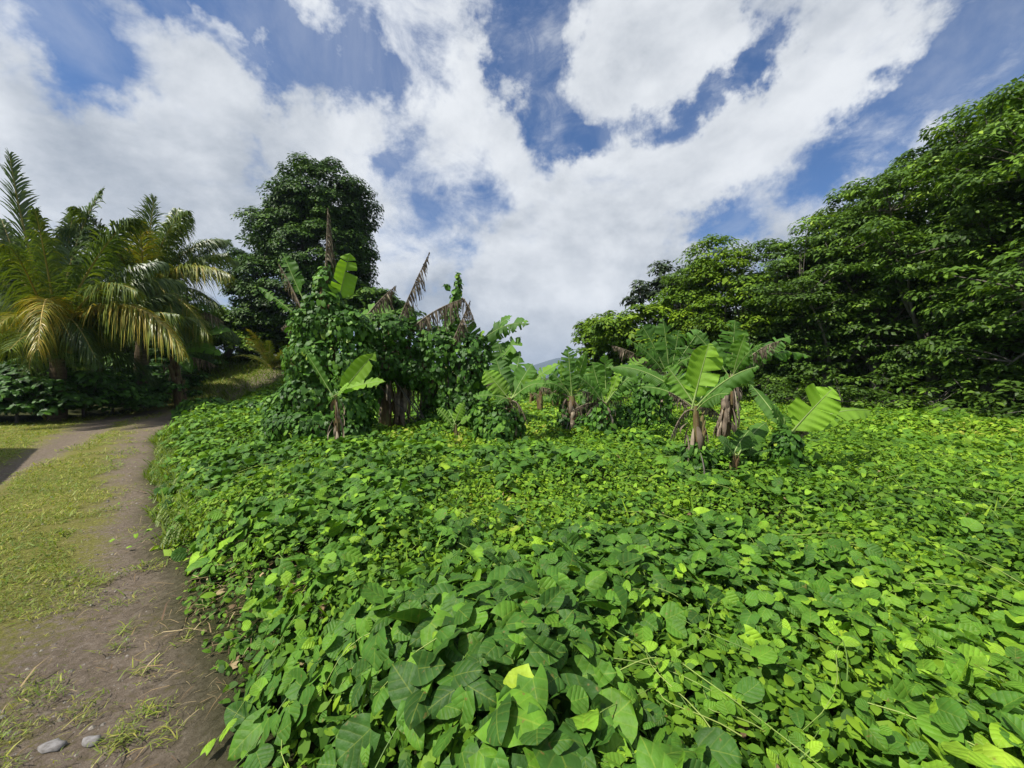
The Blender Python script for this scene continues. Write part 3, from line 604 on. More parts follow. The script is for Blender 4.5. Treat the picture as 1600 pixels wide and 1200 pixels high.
def banana_plant(name_label, base, top, leaves, r=.09, group='banana plants in the overgrown field', seed=0, stem_mat='stem', skirt=0, cat='banana plant'):
    base = np.asarray(base, float); top = np.asarray(top, float)
    root = empty('banana_plant', base, name_label, cat, group)
    S = Soup(); rg = np.random.default_rng(seed); n = 12; C = bez(base + [0, 0, -.08], (base + top) / 2 + rg.normal(0, .03, 3), top + (top - base) * .04, n)
    rad = r * np.linspace(1.0, .40, n) * (1 + rg.normal(0, .05, n)); S.tube(C, rad, 10)
    # overlapping leaf sheaths flaring off the stem
    for i in range(7):
        a = rg.uniform(0, 6.28); k = rg.integers(3, n - 2); o_ = np.array([math.cos(a), math.sin(a), 0]) * r * .5
        S.tube([C[k - 2] + o_ * 1.2, C[k] + o_ * 1.2, C[min(n - 1, k + 1)] + o_ * 1.9, C[min(n - 1, k + 1)] + o_ * 2.4 + [0, 0, .05]], [r * .35, r * .35, r * .22, r * .05], 6)
    for i in range(int(skirt * 1.8)):      # dry sheaths hanging round the stem
        a = rg.uniform(0, 6.28); h = rg.uniform(.35, 1.0); p = base + (top - base) * h + np.array([math.cos(a), math.sin(a), 0]) * r * .9
        ln = rg.uniform(.15, .45) * np.linalg.norm(top - base) * .8; e = p + np.array([math.cos(a) * .08, math.sin(a) * .08, -ln]); mid = (p + e) / 2 + np.array([math.cos(a), math.sin(a), 0]) * .07
        C = bez(p, mid, e, 7); w = rg.uniform(.008, .032) * (1 + r * 2); t_ = np.array([-math.sin(a), math.cos(a), 0])
        V = []; 
        for q, c in enumerate(C):
            ww = w * math.sin(math.pi * (q + .6) / 7.6); V += [c - t_ * ww, c + np.array([math.cos(a), math.sin(a), 0]) * ww * .5, c + t_ * ww]
        f = []
        for q in range(6):
            for cc in range(2):
                k = q * 3 + cc; f += [(k, k + 1, k + 4), (k, k + 4, k + 3)]
        S.add(V, f, t=float(rg.random()), m=1)
    S.build('stem', [M[stem_mat], M['dead']], root)
    nl = len(leaves); leaves = list(leaves)
    if r >= .12 and seed < 50:
        Hh = np.linalg.norm(top - base)
        for q in range(3):
            a = rg.uniform(0, 6.28); e = rg.uniform(-.3, .9); L_ = rg.uniform(.5, .85) * Hh; leaves.append(dict(tip=top + np.array([math.cos(a) * math.cos(e), math.sin(a) * math.cos(e), math.sin(e)]) * L_, width=r * 1.5, tear=.85, arch=.25, droop=rg.uniform(.6, 1.1), tint=rg.uniform(.1, .6), dead=bool(rg.random() < .3)))
    for i, lf in enumerate(leaves):
        dead = lf.get('dead', False)
        kw = dict(lf)
        if base[1] > 6.9 and base[1] < 12 and not dead: kw['width'] *= .92; kw['tear'] = min(.95, kw['tear'] + .15)
        tip = np.asarray(kw.pop('tip')); b = kw.pop('base', None); kw.pop('dead', None)
        P0 = top + rg.normal(0, .02, 3) if b is None else np.asarray(b)
        B = banana_blade(P0, tip, dead=dead, seed=seed * 31 + i, **kw)
        o = B.build('dead_leaf' if dead else 'leaf', [M['dead'], M['dead']] if dead else [M['banana'], M['rib']], root)
        if dead: o['label'] = 'dry brown shredded leaf'
    return root
def gz(px, Y, extra=0.12):
    x = (px - 800) / F * Y; return np.array([x, Y, float(soil_z(x, Y)) + 0.0])
def lf(px, py, Y, **k): return dict(tip=Pt(px, py, Y), **k)

def build_bananas():
    # the near plant right of centre
    Y = 4.9
    banana_plant('near banana plant with one bright upright leaf and bare brown lower stem', gz(1083, Y), Pt(1086, 640, Y), [
        lf(1108, 535, Y - .05, width=.21, tear=.55, arch=.02, droop=.25, face=(-.3, -1, .5), tint=1.0, petiole=.18),
        lf(1187, 572, Y - .5, width=.13, tear=.55, arch=.22, droop=.6, tint=.3), lf(1042, 572, Y + .1, width=.17, tear=.3, arch=.05, face=(-.2, -1, .3), tint=.6),
        lf(1140, 615, Y - .5, width=.12, tear=.3, arch=.25, droop=.5, tint=.35), lf(945, 575, Y + .5, width=.12, tear=.4, arch=.28, droop=.7, tint=.45), lf(1115, 585, Y + .5, width=.15, tear=.4, arch=.1, face=(0, -1, .2), tint=.35),
        lf(1000, 605, Y + .1, width=.10, tear=.4, arch=.22, droop=.7, tint=.3),
        lf(1047, 690, Y - .15, width=.10, dead=True, arch=.45), lf(1108, 690, Y - .1, width=.12, dead=True, arch=.3), lf(1045, 612, Y, width=.09, dead=True, arch=.05),
        lf(1125, 650, Y + .2, width=.09, dead=True, arch=.3), lf(1070, 740, Y - .18, width=.06, dead=True, arch=.4, base=Pt(1074, 680, Y - .1))], r=.085, seed=3, skirt=5)
    vine_mass('climbing_vine', [(Pt(1086, 716, Y - .05), (.16, .15, .22)), (Pt(1104, 728, Y), (.13, .12, .2)), (Pt(1072, 738, Y - .1), (.16, .12, .15)), (Pt(1095, 745, Y - .1), (.22, .15, .13))], 260, .10, 'low heart-leaved vine wrapped round the foot of the near banana plant')
    # right plant
    banana_plant('vine-wrapped banana plant at the right with two long bright leaves', gz(1232, Y), Pt(1232, 678, Y), [
        lf(1302, 606, Y - .25, width=.23, tear=.5, arch=.03, droop=.2, face=(-.2, -1, .7), tint=1.0, petiole=.06),
        lf(1364, 642, Y + .3, width=.17, tear=.45, arch=.16, droop=.55, tint=.9), lf(1205, 631, Y - .2, width=.09, tear=.2, arch=.1, droop=.4, tint=.3),
        lf(1172, 600, Y + .5, width=.10, tear=.4, arch=.08, droop=.5, tint=.3), lf(1225, 648, Y + .1, width=.08, tear=0, arch=.03, tint=.5),
        lf(1265, 678, Y + .1, width=.10, dead=True, arch=.3)], r=.075, seed=5, skirt=4)
    vine_mass('climbing_vine', [(Pt(1230, 694, Y - .08), (.14, .14, .20)), (Pt(1229, 716, Y - .05), (.17, .16, .22)), (Pt(1226, 738, Y - .1), (.20, .18, .17)), (Pt(1222, 755, Y - .1), (.24, .2, .12))], 300, .095, 'column of heart-shaped leaves covering the stem of the right banana plant')
    # dark suckers between
    for i, (bx, top, tips, lab) in enumerate([
        (1150, (1150, 712), [(1128, 690), (1172, 672), (1200, 660), (1185, 705), (1118, 705)], 'dark leafy banana sucker just right of the near banana plant'),
        (1175, (1172, 725), [(1200, 705), (1160, 695), (1203, 730), (1185, 675), (1145, 735)], 'dark banana sucker beside the vine-wrapped right plant')]):
        banana_plant(lab, gz(bx, Y - .2 + .4 * i), Pt(*top, Y - .2 + .4 * i), [lf(px, py, Y - .35 + .25 * j, width=.115, tear=.05, arch=.15, droop=.4, tint=.1 + .12 * j, petiole=.1) for j, (px, py) in enumerate(tips)], r=.05, seed=20 + i, group='small banana suckers')
    vine_mass('climbing_vine', [(Pt(1150, 752, Y), (.25, .2, .10)), (Pt(1180, 757, Y - .1), (.15, .15, .08))], 200, .09, 'low vines around the dark banana suckers')
    # plant behind with a dry skirt
    Y = 8.0
    banana_plant('tall banana plant with a brown dry skirt and leaves spreading right', gz(1128, Y), Pt(1142, 592, Y), [
        lf(1148, 500, Y, width=.32, tear=.7, arch=.02, face=(0, -1, .2), tint=.3, droop=.3), lf(1235, 525, Y, width=.24, tear=.85, arch=.15, droop=.7, tint=.3),
        lf(1268, 558, Y + .2, width=.2, tear=.8, arch=.30, droop=1.1, tint=.55), lf(1228, 534, Y + .1, width=.2, dead=True, arch=.12),
        lf(1165, 520, Y - .4, width=.2, tear=.5, arch=.1, tint=.6), lf(1085, 520, Y + .2, width=.22, tear=.7, arch=.1, tint=.25),
        lf(1130, 680, Y - .2, width=.16, dead=True, arch=.2), lf(1120, 690, Y, width=.15, dead=True, arch=.15), lf(1140, 660, Y - .25, width=.15, dead=True, arch=.1), lf(1180, 600, Y - .2, width=.18, tear=.4, arch=.3, droop=.8, tint=.6)], r=.14, seed=7, skirt=30)
    # ragged plant behind the vine stump
    Y = 10.0
    banana_plant('ragged dark banana plant rising behind the vine-covered stump', gz(1040, Y), Pt(1045, 590, Y), [
        lf(1000, 505, Y, width=.34, tear=.95, arch=.1, face=(0, -1, .3), droop=.5, tint=.2), lf(1035, 498, Y, width=.34, tear=.95, arch=.05, face=(0, -1, .3), droop=.5, tint=.25), lf(1060, 515, Y, width=.3, tear=.95, arch=.05, face=(0, -1, .3), tint=.2),
        lf(1095, 515, Y, width=.3, tear=.8, arch=.1, face=(0, -1, .3), tint=.3), lf(978, 530, Y - .3, width=.26, tear=.9, arch=.18, droop=.8, tint=.35), lf(955, 540, Y, width=.28, dead=True, arch=.15), lf(1080, 560, Y - .5, width=.26, tear=.9, arch=.3, droop=.9, tint=.35)], r=.16, seed=9, skirt=18)
    Y = 9.4
    vine_mass('vine_covered_stump', [(Pt(1018, 620, Y), (.46, .4, .55)), (Pt(1018, 648, Y), (.46, .4, .55)), (Pt(1014, 603, Y), (.36, .3, .4)), (Pt(1022, 665, Y), (.42, .4, .3))], 75, .13, 'rounded stump smothered in heart-leaved vine behind the near banana plant', 'vine stump')
    # centre pair
    Y = 7.8
    banana_plant('banana plant in the centre with a vine-clad foot and a yellowing leaf', gz(945, Y), Pt(946, 632, Y), [
        lf(925, 565, Y, width=.24, tear=.6, arch=.06, face=(0, -1, .2), tint=.5), lf(945, 552, Y, width=.22, tear=.6, arch=.02, face=(.2, -1, .1), tint=.55), lf(972, 566, Y - .2, width=.11, tear=.5, arch=.12, tint=1.0),
        lf(1000, 580, Y - .3, width=.2, tear=.7, arch=.22, droop=.8, tint=.4), lf(998, 602, Y - .2, width=.17, tear=.6, arch=.25, droop=.8, tint=.5), lf(905, 590, Y - .2, width=.2, tear=.6, arch=.2, tint=.35), lf(1010, 560, Y + .3, width=.2, tear=.6, arch=.25, tint=.7),
        lf(982, 622, Y - .1, width=.17, dead=True, arch=.25), lf(915, 650, Y - .1, width=.17, dead=True, arch=.4), lf(930, 620, Y, width=.12, dead=True, arch=.2)], r=.12, seed=11, skirt=10)
    vine_mass('climbing_vine', [(Pt(938, 660, Y), (.25, .22, .42)), (Pt(945, 685, Y), (.32, .3, .25)), (Pt(930, 690, Y), (.3, .3, .2))], 130, .11, 'pillar of bright vine leaves round the foot of the centre banana plant')
    vine_mass('climbing_vine', [(Pt(968, 662, Y + .5), (.28, .25, .5))], 90, .12, 'dark vine hanging behind the centre banana plant', tb=-.2)
    Y = 8.8
    banana_plant('banana clump left of centre with pale folded leaves and brown trunk', gz(893, Y), Pt(893, 622, Y), [
        lf(887, 540, Y, width=.22, tear=.8, arch=.03, face=(0, -1, .1), droop=.4, tint=.3), lf(872, 562, Y, width=.10, tear=.2, arch=.03, tint=.8, face=(0, -1, .2)), lf(916, 548, Y, width=.16, tear=.4, arch=.05, tint=.6, face=(.4, -1, .3)),
        lf(858, 580, Y, width=.18, tear=.7, arch=.2, tint=.3), lf(852, 600, Y - .3, width=.2, tear=.8, arch=.3, droop=.9, tint=.3), lf(838, 605, Y, width=.16, dead=True, arch=.15), lf(905, 560, Y + .4, width=.25, tear=.7, arch=.1, tint=.15, face=(0, -1, .2)),
        lf(880, 665, Y - .2, width=.2, dead=True, arch=.3), lf(915, 665, Y - .2, width=.2, dead=True, arch=.3)], r=.16, seed=13, skirt=26)
    vine_mass('climbing_vine', [(Pt(882, 660, Y), (.14, .2, .55)), (Pt(905, 668, Y), (.3, .3, .35)), (Pt(918, 632, Y), (.2, .25, .4))], 90, .12, 'dark vine climbing the brown trunk of the banana clump left of centre', tb=-.15)
    # cluster left of the gap
    Y = 7.8
    banana_plant('banana plant with long leaf arching right over the gap to the hills', gz(800, Y), Pt(797, 625, Y), [
        lf(757, 578, Y, width=.22, tear=.1, arch=.02, face=(-.1, -1, .4), tint=.95, droop=.2), lf(812, 555, Y + .5, width=.2, tear=.6, arch=.03, face=(0, -1, .3), tint=.35), lf(832, 568, Y, width=.25, tear=.4, arch=.1, tint=.4),
        lf(874, 568, Y - .2, width=.16, tear=.45, arch=.10, tint=.75), lf(852, 600, Y - .5, width=.17, tear=.3, arch=.28, tint=.5), lf(738, 620, Y - .2, width=.15, tear=.2, arch=.15, tint=.5), lf(775, 560, Y + .2, width=.24, tear=.5, arch=.05, tint=.2, face=(0, -1, .3)), lf(845, 585, Y + .4, width=.2, tear=.5, arch=.2, tint=.4),
        lf(805, 680, Y - .3, width=.15, dead=True, arch=.4), lf(825, 665, Y - .1, width=.14, dead=True, arch=.5)], r=.13, seed=15, skirt=12)
    vine_mass('climbing_vine', [(Pt(785, 660, Y), (.42, .35, .4)), (Pt(770, 675, Y - .2), (.4, .3, .28)), (Pt(755, 650, Y + .2), (.3, .3, .3))], 95, .12, 'leafy mound of vine at the foot of the plant with the long arching leaf')
    banana_plant('small pale green banana seedling in front of the dark vine thicket', gz(712, Y), Pt(712, 665, Y), [
        lf(682, 638, Y, width=.10, tear=0, arch=.15, tint=.8), lf(725, 628, Y, width=.12, tear=0, arch=.05, tint=.9, face=(0, -1, .3)), lf(736, 652, Y - .2, width=.10, tear=0, arch=.2, tint=.7), lf(700, 640, Y + .2, width=.08, tear=0, arch=.1, tint=.5)], r=.05, seed=17, group='small banana suckers')
    # plant behind on the right of the thicket
    Y = 10.0
    banana_plant('tall banana plant with two horizontal leaves pointing right and a yellow one', gz(755, Y), Pt(742, 545, Y), [
        lf(800, 493, Y, width=.2, tear=.3, arch=.12, tint=.5), lf(826, 502, Y - .3, width=.26, tear=.75, arch=.25, droop=.9, tint=.6), lf(757, 520, Y - .3, width=.15, tear=0, arch=.4, tint=1.0),
        lf(730, 500, Y, width=.3, tear=.7, arch=.1, tint=.2), lf(814, 526, Y - .5, width=.26, tear=.5, arch=.1, tint=.5, base=Pt(770, 580, Y - .5)), lf(778, 532, Y - .4, width=.34, tear=.2, arch=.05, tint=.2, base=Pt(795, 590, Y - .4)), lf(720, 590, Y - .3, width=.3, tear=.6, arch=.3, tint=.15), lf(700, 480, Y, width=.22, dead=True, arch=.1)], r=.17, seed=19, skirt=16)
    # young one in front of the tower
    Y = 6.7
    banana_plant('young banana plant with three fresh leaves in front of the vine tower', gz(526, Y), Pt(525, 622, Y), [
        lf(587, 550, Y - .2, width=.17, tear=.1, arch=.02, face=(.3, -1, .3), tint=.95, droop=.1), lf(603, 596, Y - .3, width=.12, tear=.05, arch=.12, tint=.9), lf(474, 543, Y, width=.11, tear=.15, arch=.02, face=(-.8, -.6, .5), tint=.45),
        lf(545, 600, Y - .3, width=.08, tear=0, arch=.1, tint=.9), lf(528, 655, Y - .15, width=.04, dead=True, arch=.15)], r=.055, seed=23, skirt=5)
    # far left one beside the palms
    Y = 19
    banana_plant('distant banana plant with drooping leaves beside the second palm', gz(285, Y), Pt(270, 560, Y), [
        lf(345, 480, Y, width=.55, tear=.9, arch=.35, droop=1.2, tint=.35, base=Pt(265, 500, Y)), lf(362, 517, Y, width=.4, tear=.3, arch=.25, tint=.5), lf(346, 556, Y - 1, width=.3, tear=.3, arch=.3, tint=.5), lf(352, 505, Y, width=.5, dead=True, arch=.4, base=Pt(270, 500, Y)),
        lf(240, 500, Y, width=.45, tear=.7, arch=.2, tint=.2), lf(300, 585, Y - 1, width=.3, tear=.3, arch=.4, tint=.3)], r=.3, seed=29, skirt=10)
    # low plants on the far side of the gap
    Y = 15
    for i, (px, h) in enumerate([(845, 605), (868, 612), (830, 610)]):
        banana_plant(['small banana plant at the back of the gap, beside its two neighbours', 'rightmost small banana plant at the back of the gap', 'leftmost small banana plant at the back of the gap'][i], gz(px, Y + i), Pt(px, h + 6, Y + i), [lf(px + dx, h - 14 + abs(dx) * .35, Y + i + dy, width=.22, tear=.5, arch=.2, tint=.4) for dx, dy in ((-22, 0), (-10, .5), (5, 0), (18, -.3), (26, .3))] + [lf(px + 16, h + 14, Y + i - .4, width=.2, dead=True, arch=.4)], r=.14, seed=40 + i, group='small banana plants beyond the gap')
build_bananas()

def build_thicket():
    # vine smothered tower
    Y = 8.0
    sp = [(Pt(507, 445, Y), (.20, .2, .42)), (Pt(506, 478, Y), (.36, .34, .42)), (Pt(495, 510, Y), (.50, .45, .5)), (Pt(540, 512, Y + .1), (.52, .5, .42)), (Pt(490, 560, Y), (.55, .5, .6)), (Pt(545, 570, Y + .1), (.56, .5, .7)),
          (Pt(485, 622, Y), (.58, .5, .6)), (Pt(545, 635, Y + .1), (.5, .5, .6)), (Pt(480, 665, Y - .3), (.75, .6, .35)), (Pt(540, 672, Y), (.5, .5, .35)), (Pt(450, 655, Y), (.45, .5, .35))]
    r = vine_mass('vine_tower', sp, 88, .125, 'tall tower of dark heart-leaved vine, tallest mass left of centre', 'vine tower', tb=0.02)
    root = banana_plant('vine-buried banana plant whose ragged leaves poke out of the tall tower', gz(505, Y), Pt(508, 455, Y), [
        lf(514, 326, Y, width=.46, dead=True, arch=.02, petiole=.1), lf(548, 396, Y - .1, width=.26, tear=.25, arch=.02, face=(.5, -.9, .2), tint=.9, droop=.1, base=Pt(530, 470, Y), petiole=.02),
        lf(443, 395, Y, width=.2, tear=.95, arch=.03, face=(-.4, -1, .1), droop=.6, tint=.25, base=Pt(478, 475, Y)), lf(436, 412, Y, width=.28, dead=True, arch=.1, base=Pt(475, 490, Y)), lf(404, 448, Y, width=.12, tear=.9, arch=.05, droop=1.0, tint=.5, base=Pt(470, 498, Y)),
        lf(440, 515, Y, width=.2, dead=True, arch=.5, base=Pt(480, 505, Y))], r=.2, seed=51, skirt=0)
    # middle thicket canopy on dry stems
    Y = 9.6
    sp = [(Pt(608, 520, Y - .3), (.75, .6, .45)), (Pt(600, 560, Y - .3), (.6, .5, .6)), (Pt(660, 535, Y), (.8, .6, .5)), (Pt(650, 575, Y), (.85, .7, .5)), (Pt(700, 550, Y), (.75, .6, .6)), (Pt(700, 600, Y + .1), (.75, .6, .65)),
          (Pt(735, 570, Y), (.6, .6, .75)), (Pt(725, 630, Y), (.7, .6, .5)), (Pt(690, 655, Y + .3), (.6, .6, .35)), (Pt(590, 610, Y), (.25, .4, .5))]
    vine_mass('vine_thicket', sp, 66, .14, 'dark vine thicket draped over dry banana stems, centre left', 'vine thicket', tb=-.08, loc=Pt(690, 650, Y))
    vine_mass('vine_spire', [(Pt(716, 445, Y), (.09, .09, .28)), (Pt(712, 470, Y), (.12, .12, .3)), (Pt(706, 500, Y), (.22, .2, .4)), (Pt(698, 448, Y), (.07, .05, .05)), (Pt(700, 530, Y), (.3, .3, .3))], 120, .12, 'thin spire of pale green vine rising above the thicket', tb=.1, loc=Pt(708, 500, Y), cat='climbing vine', stems=True)
    banana_plant('dry banana stem left of the thicket carrying an upright shredded brown leaf', gz(600, Y), Pt(612, 520, Y - .2), [
        lf(672, 395, Y - .2, width=.42, dead=True, arch=.04, base=Pt(622, 505, Y - .2), petiole=.02), lf(620, 447, Y - .3, width=.34, dead=True, arch=.10, base=Pt(575, 492, Y - .3), petiole=.02), lf(560, 495, Y, width=.35, tear=.2, arch=.2, tint=.6, base=Pt(622, 494, Y)),
        lf(640, 485, Y, width=.3, tear=.5, arch=.2, tint=.5)], r=.16, seed=61, skirt=34)
    banana_plant('leaning dry banana stem under the thicket with a brown leaf bent right', gz(618, Y + .2), Pt(640, 530, Y), [
        lf(727, 467, Y - .6, width=.42, dead=True, arch=.14, base=Pt(640, 516, Y - .4), petiole=.02), lf(742, 505, Y - .6, width=.34, dead=True, arch=.3, base=Pt(722, 466, Y - .6), petiole=.0), lf(735, 470, Y - .6, width=.3, dead=True, arch=.02, base=Pt(705, 540, Y - .4), petiole=.02)], r=.14, seed=67, skirt=34)
    banana_plant('dark dry banana stem deep in the shade of the thicket', gz(665, Y + .5), Pt(668, 560, Y + .3), [lf(640, 600, Y, width=.3, dead=True, arch=.4), lf(700, 610, Y, width=.3, dead=True, arch=.4)], r=.17, seed=68, skirt=30)
build_thicket()

# ------------------------------------------------------------------ trees
def tree_soups(spheres, base, clumps, per, leaf, clr=.7, trunk_r=.25, flat=.55, tpl=OV1, fork=.45, seed=0, limb_n=9, inner=.25, tb=0, bare=0, updir=.9):
    rg = np.random.default_rng(seed)
    vol = np.array([np.prod(np.broadcast_to(np.asarray(r, float), (3,))) ** (2 / 3) for c, r in spheres]); pr = vol / vol.sum()
    C = []; Nn = []
    while len(C) < clumps:
        i = rg.choice(len(spheres), p=pr); c, r = spheres[i]; r = np.broadcast_to(np.asarray(r, float), (3,)); u = nrm(rg.normal(0, 1, 3))
        k = rg.uniform(.82, 1.06) if rg.random() > inner else rg.uniform(.35, .8)
        p = np.asarray(c) + u * r * k
        if k > .8 and any(np.linalg.norm((p - c2) / np.broadcast_to(np.asarray(r2, float), (3,))) < .78 for j, (c2, r2) in enumerate(spheres) if j != i): continue
        if p[2] < base[2] + .4: continue
        C.append(p); Nn.append(u)
    C = np.array(C); Nn = np.array(Nn)
    # wood
    T = Soup(); cen = np.mean([c for c, r in spheres], axis=0); H = C[:, 2].max() - base[2]
    fk = base + (np.array([cen[0], cen[1], base[2] + H * fork]) - base) * [.6, .6, 1]
    n = 8; tr = bez(base - [0, 0, .2], (base + fk) / 2 + rg.normal(0, .15, 3) * trunk_r * 3, fk, n); T.tube(tr, np.linspace(1.3, .75, n) * trunk_r, 9)
    nodes = []
    for k in range(limb_n):
        tgt = C[rg.integers(len(C))]; tgt = fk + (tgt - fk) * .85; st = tr[rg.integers(n // 2, n)]
        mid = (st + tgt) / 2 + np.array([0, 0, -.08]) * np.linalg.norm(tgt - st) + rg.normal(0, .12, 3) * np.linalg.norm(tgt - st) * .6
        b = bez(st, mid, tgt, 9); T.tube(b, np.linspace(.5, .12, 9) * trunk_r, 6); nodes.append(b[2:])
    nodes = np.concatenate(nodes)
    for c in C[:: max(1, len(C) // 110)]:
        q = nodes[np.argmin(np.linalg.norm(nodes - c, axis=1))]; T.tube(bez(q, (q + c) / 2 + rg.normal(0, .1, 3), c, 5), np.linspace(.09, .03, 5) * trunk_r ** .5 * .7, 4)
    S = Soup(); ctin = rg.normal(0, .13, len(C)) + tb
    m = per; u = nrm(rg.normal(0, 1, (len(C), m, 3))); u[..., 2] = np.where(u[..., 2] < -.2, -u[..., 2] * .8, u[..., 2])
    cr = clr * rg.uniform(.65, 1.25, (len(C), 1, 1)); p = C[:, None] + u * cr * [1, 1, flat] * (1 - .5 * rg.random((len(C), m, 1)) ** 2.0)
    nv = u * .8 + np.array([0, 0, updir]) + Nn[:, None] * .35 + rg.normal(0, .32, u.shape); az = rg.normal(0, 1, u.shape); d = az + u * .8 + np.array([0, 0, -.5])
    tint = np.clip(rg.beta(2.2, 2.6, (len(C), m)) * .85 + ctin[:, None] + .03, 0, 1)
    N = len(C) * m
    S.scatter(tpl, p.reshape(N, 3), frames(nv.reshape(N, 3), d.reshape(N, 3)), leaf * rg.lognormal(0, .25, N), tint.reshape(N))
    return T, S
def make_tree(name, base, spheres, label, cat='tree', mat='forest', bark='bark', group=None, **kw):
    base = np.asarray(base, float); root = empty(name, base, label, cat, group)
    T, S = tree_soups(spheres, base, **kw)
    T.build('trunk', M[bark], root); S.build('crown', M[mat], root)
    return root
def pxs(Y, lst):       # list of (px, py, rpx, dY, squash)
    return [(Pt(a, b, Y + d), (r / F * Y, r / F * Y, r / F * Y * q)) for a, b, r, d, q in lst]

def build_trees():
    # big dark round tree
    Y = 30
    make_tree('evergreen_tree', gz(478, Y), pxs(Y, [(505, 320, 58, 0, 1.0), (535, 330, 45, 0, 1), (478, 335, 45, 0, .9), (440, 375, 48, 0, .9), (410, 400, 34, 0, .9), (500, 400, 72, 0, 1), (552, 400, 30, 0, 1), (545, 435, 35, 0, .9), (430, 450, 55, 0, .9), (405, 460, 32, 0, .9), (480, 470, 70, 0, .8), (420, 500, 40, 0, .7), (530, 480, 40, 0, .8)]),
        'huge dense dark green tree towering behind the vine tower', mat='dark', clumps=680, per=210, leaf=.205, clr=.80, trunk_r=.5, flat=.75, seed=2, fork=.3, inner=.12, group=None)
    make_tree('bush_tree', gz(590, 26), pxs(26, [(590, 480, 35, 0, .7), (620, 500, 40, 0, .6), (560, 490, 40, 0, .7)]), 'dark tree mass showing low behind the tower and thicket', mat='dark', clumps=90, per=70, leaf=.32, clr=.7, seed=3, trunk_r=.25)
    # small tree with pale limbs, back left
    Y = 30
    make_tree('umbrella_tree', gz(352, Y), pxs(Y, [(360, 505, 35, 0, .6), (330, 520, 30, 0, .6), (395, 520, 38, 0, .6), (375, 545, 55, 0, .5), (420, 545, 40, 0, .6)]), 'grey-green spreading tree with pale bare limbs behind the grassy rise', mat='forest2', bark='palebark', clumps=170, per=60, leaf=.3, clr=.7, trunk_r=.22, seed=4, fork=.35, limb_n=12, flat=.4, tb=-.12)
    make_tree('umbrella_tree', gz(440, 34), pxs(34, [(430, 560, 40, 0, .6), (470, 560, 40, 0, .7), (400, 570, 30, 0, .6)]), 'low dark tree filling behind the yellowing fern bush', mat='dark', clumps=90, per=70, leaf=.35, clr=.8, seed=5, trunk_r=.2)
    # forest wall on the right
    grp = 'trees of the forest edge on the right'
    def forest(px, Y, top, w, low, label, mat='forest', **k):
        b = gz(px, Y); rg = np.random.default_rng(int(px)); s = []
        zt = CAMH + (HOR - top) / F * Y; zl = b[2] + low
        nl = 5
        for i in range(nl):
            f = i / (nl - 1); z = zl + (zt - zl) * (.12 + .80 * f); rr = w * (1.0 - .5 * f ** 2.2) * rg.uniform(.85, 1.1)
            rr *= .62 + .38 * min(1, f * 2.2); s.append((np.array([b[0] + rg.normal(0, .18) * w + (1 - f) * .5, Y + rg.normal(0, .12) * w + max(0, .5 - f) * 2.2, z]), (rr, rr, (zt - zl) * .15)))
        kk = dict(clumps=210, per=120, leaf=.165, clr=.70, trunk_r=.2, flat=.46, seed=int(px), fork=.3, limb_n=12, inner=.30, updir=.9); kk.update(k)
        return make_tree('forest_tree', b, s, label, mat=mat, group=grp, **kk)
    forest(1665, 11.5, 130, 3.4, 1.7, 'tall layered tree at the right edge of the picture, nearest of the forest', tb=.0)
    forest(1545, 14, 185, 3.2, 1.6, 'tall forest tree with pale leaf tiers, second from the right edge', tb=.02)
    forest(1455, 15.5, 215, 2.8, 1.5, 'forest tree whose top leans out left against the sky', tb=-.03)
    forest(1372, 17.5, 300, 3.0, 1.2, 'dense forest tree midway along the right slope', tb=0)
    forest(1292, 18.5, 350, 2.9, 1.1, 'forest tree with feathery top above the middle of the slope', tb=-.02)
    forest(1225, 20, 382, 2.7, .8, 'forest tree with dull brownish top and bare twigs', tb=-.08)
    forest(1150, 21, 384, 2.8, .6, 'rounded yellow-green tree left of the brown-topped tree', mat='forest2', flat=.6)
    forest(1105, 23, 425, 2.6, .5, 'leafy tree stepping down toward the centre of the view', mat='forest2', tb=-.08)
    make_tree('sparse_tree', gz(1035, 31), pxs(31, [(1040, 430, 32, 0, .5), (1010, 452, 26, 0, .5), (1062, 445, 22, 0, .7), (1040, 465, 42, 0, .5), (990, 470, 12, 0, .6)]), 'thin dull grey-green tree poking up behind the bright domes', mat='grey', clumps=80, per=42, leaf=.34, clr=.62, seed=8, trunk_r=.22, fork=.6, flat=.45, group=grp)
    make_tree('dome_tree', gz(1015, 24), pxs(24, [(1005, 520, 50, 0, .75), (1060, 500, 52, 0, .75), (960, 515, 40, 0, .7), (1030, 545, 60, 0, .7), (1090, 520, 50, 0, .9)]), 'broad bright yellow-green dome behind the centre banana plants', mat='forest2', clumps=230, per=75, leaf=.26, clr=.6, seed=9, trunk_r=.25, flat=.6, group=grp)
    make_tree('dome_tree', gz(935, 27), pxs(27, [(930, 525, 30, 0, .9), (955, 545, 42, 0, .8), (915, 545, 20, 0, .8), (930, 570, 38, 0, .7)]), 'smaller green dome at the left end of the forest', mat='forest2', clumps=110, per=75, leaf=.27, clr=.6, seed=10, trunk_r=.22, flat=.6, group=grp, tb=-.1)
    # second row closing the wall
    forest(1600, 18, 190, 3.6, .4, 'dark forest tree standing behind the second tree from the right', tb=-.15, mat='forest', leaf=.24)
    forest(1480, 20.5, 250, 3.6, .4, 'dark forest tree filling behind the leaning one', tb=-.15, mat='forest', leaf=.24)
    forest(1375, 23, 320, 3.6, .4, 'dark forest tree filling behind the dense one', tb=-.1, mat='forest', leaf=.24)
    forest(1275, 25, 395, 3.4, .4, 'dark forest tree filling behind the feathery topped one', tb=-.1, mat='forest', leaf=.24)
    forest(1175, 27, 440, 3.2, .4, 'dark forest tree filling behind the rounded yellow-green one', tb=-.1, mat='forest', leaf=.24)
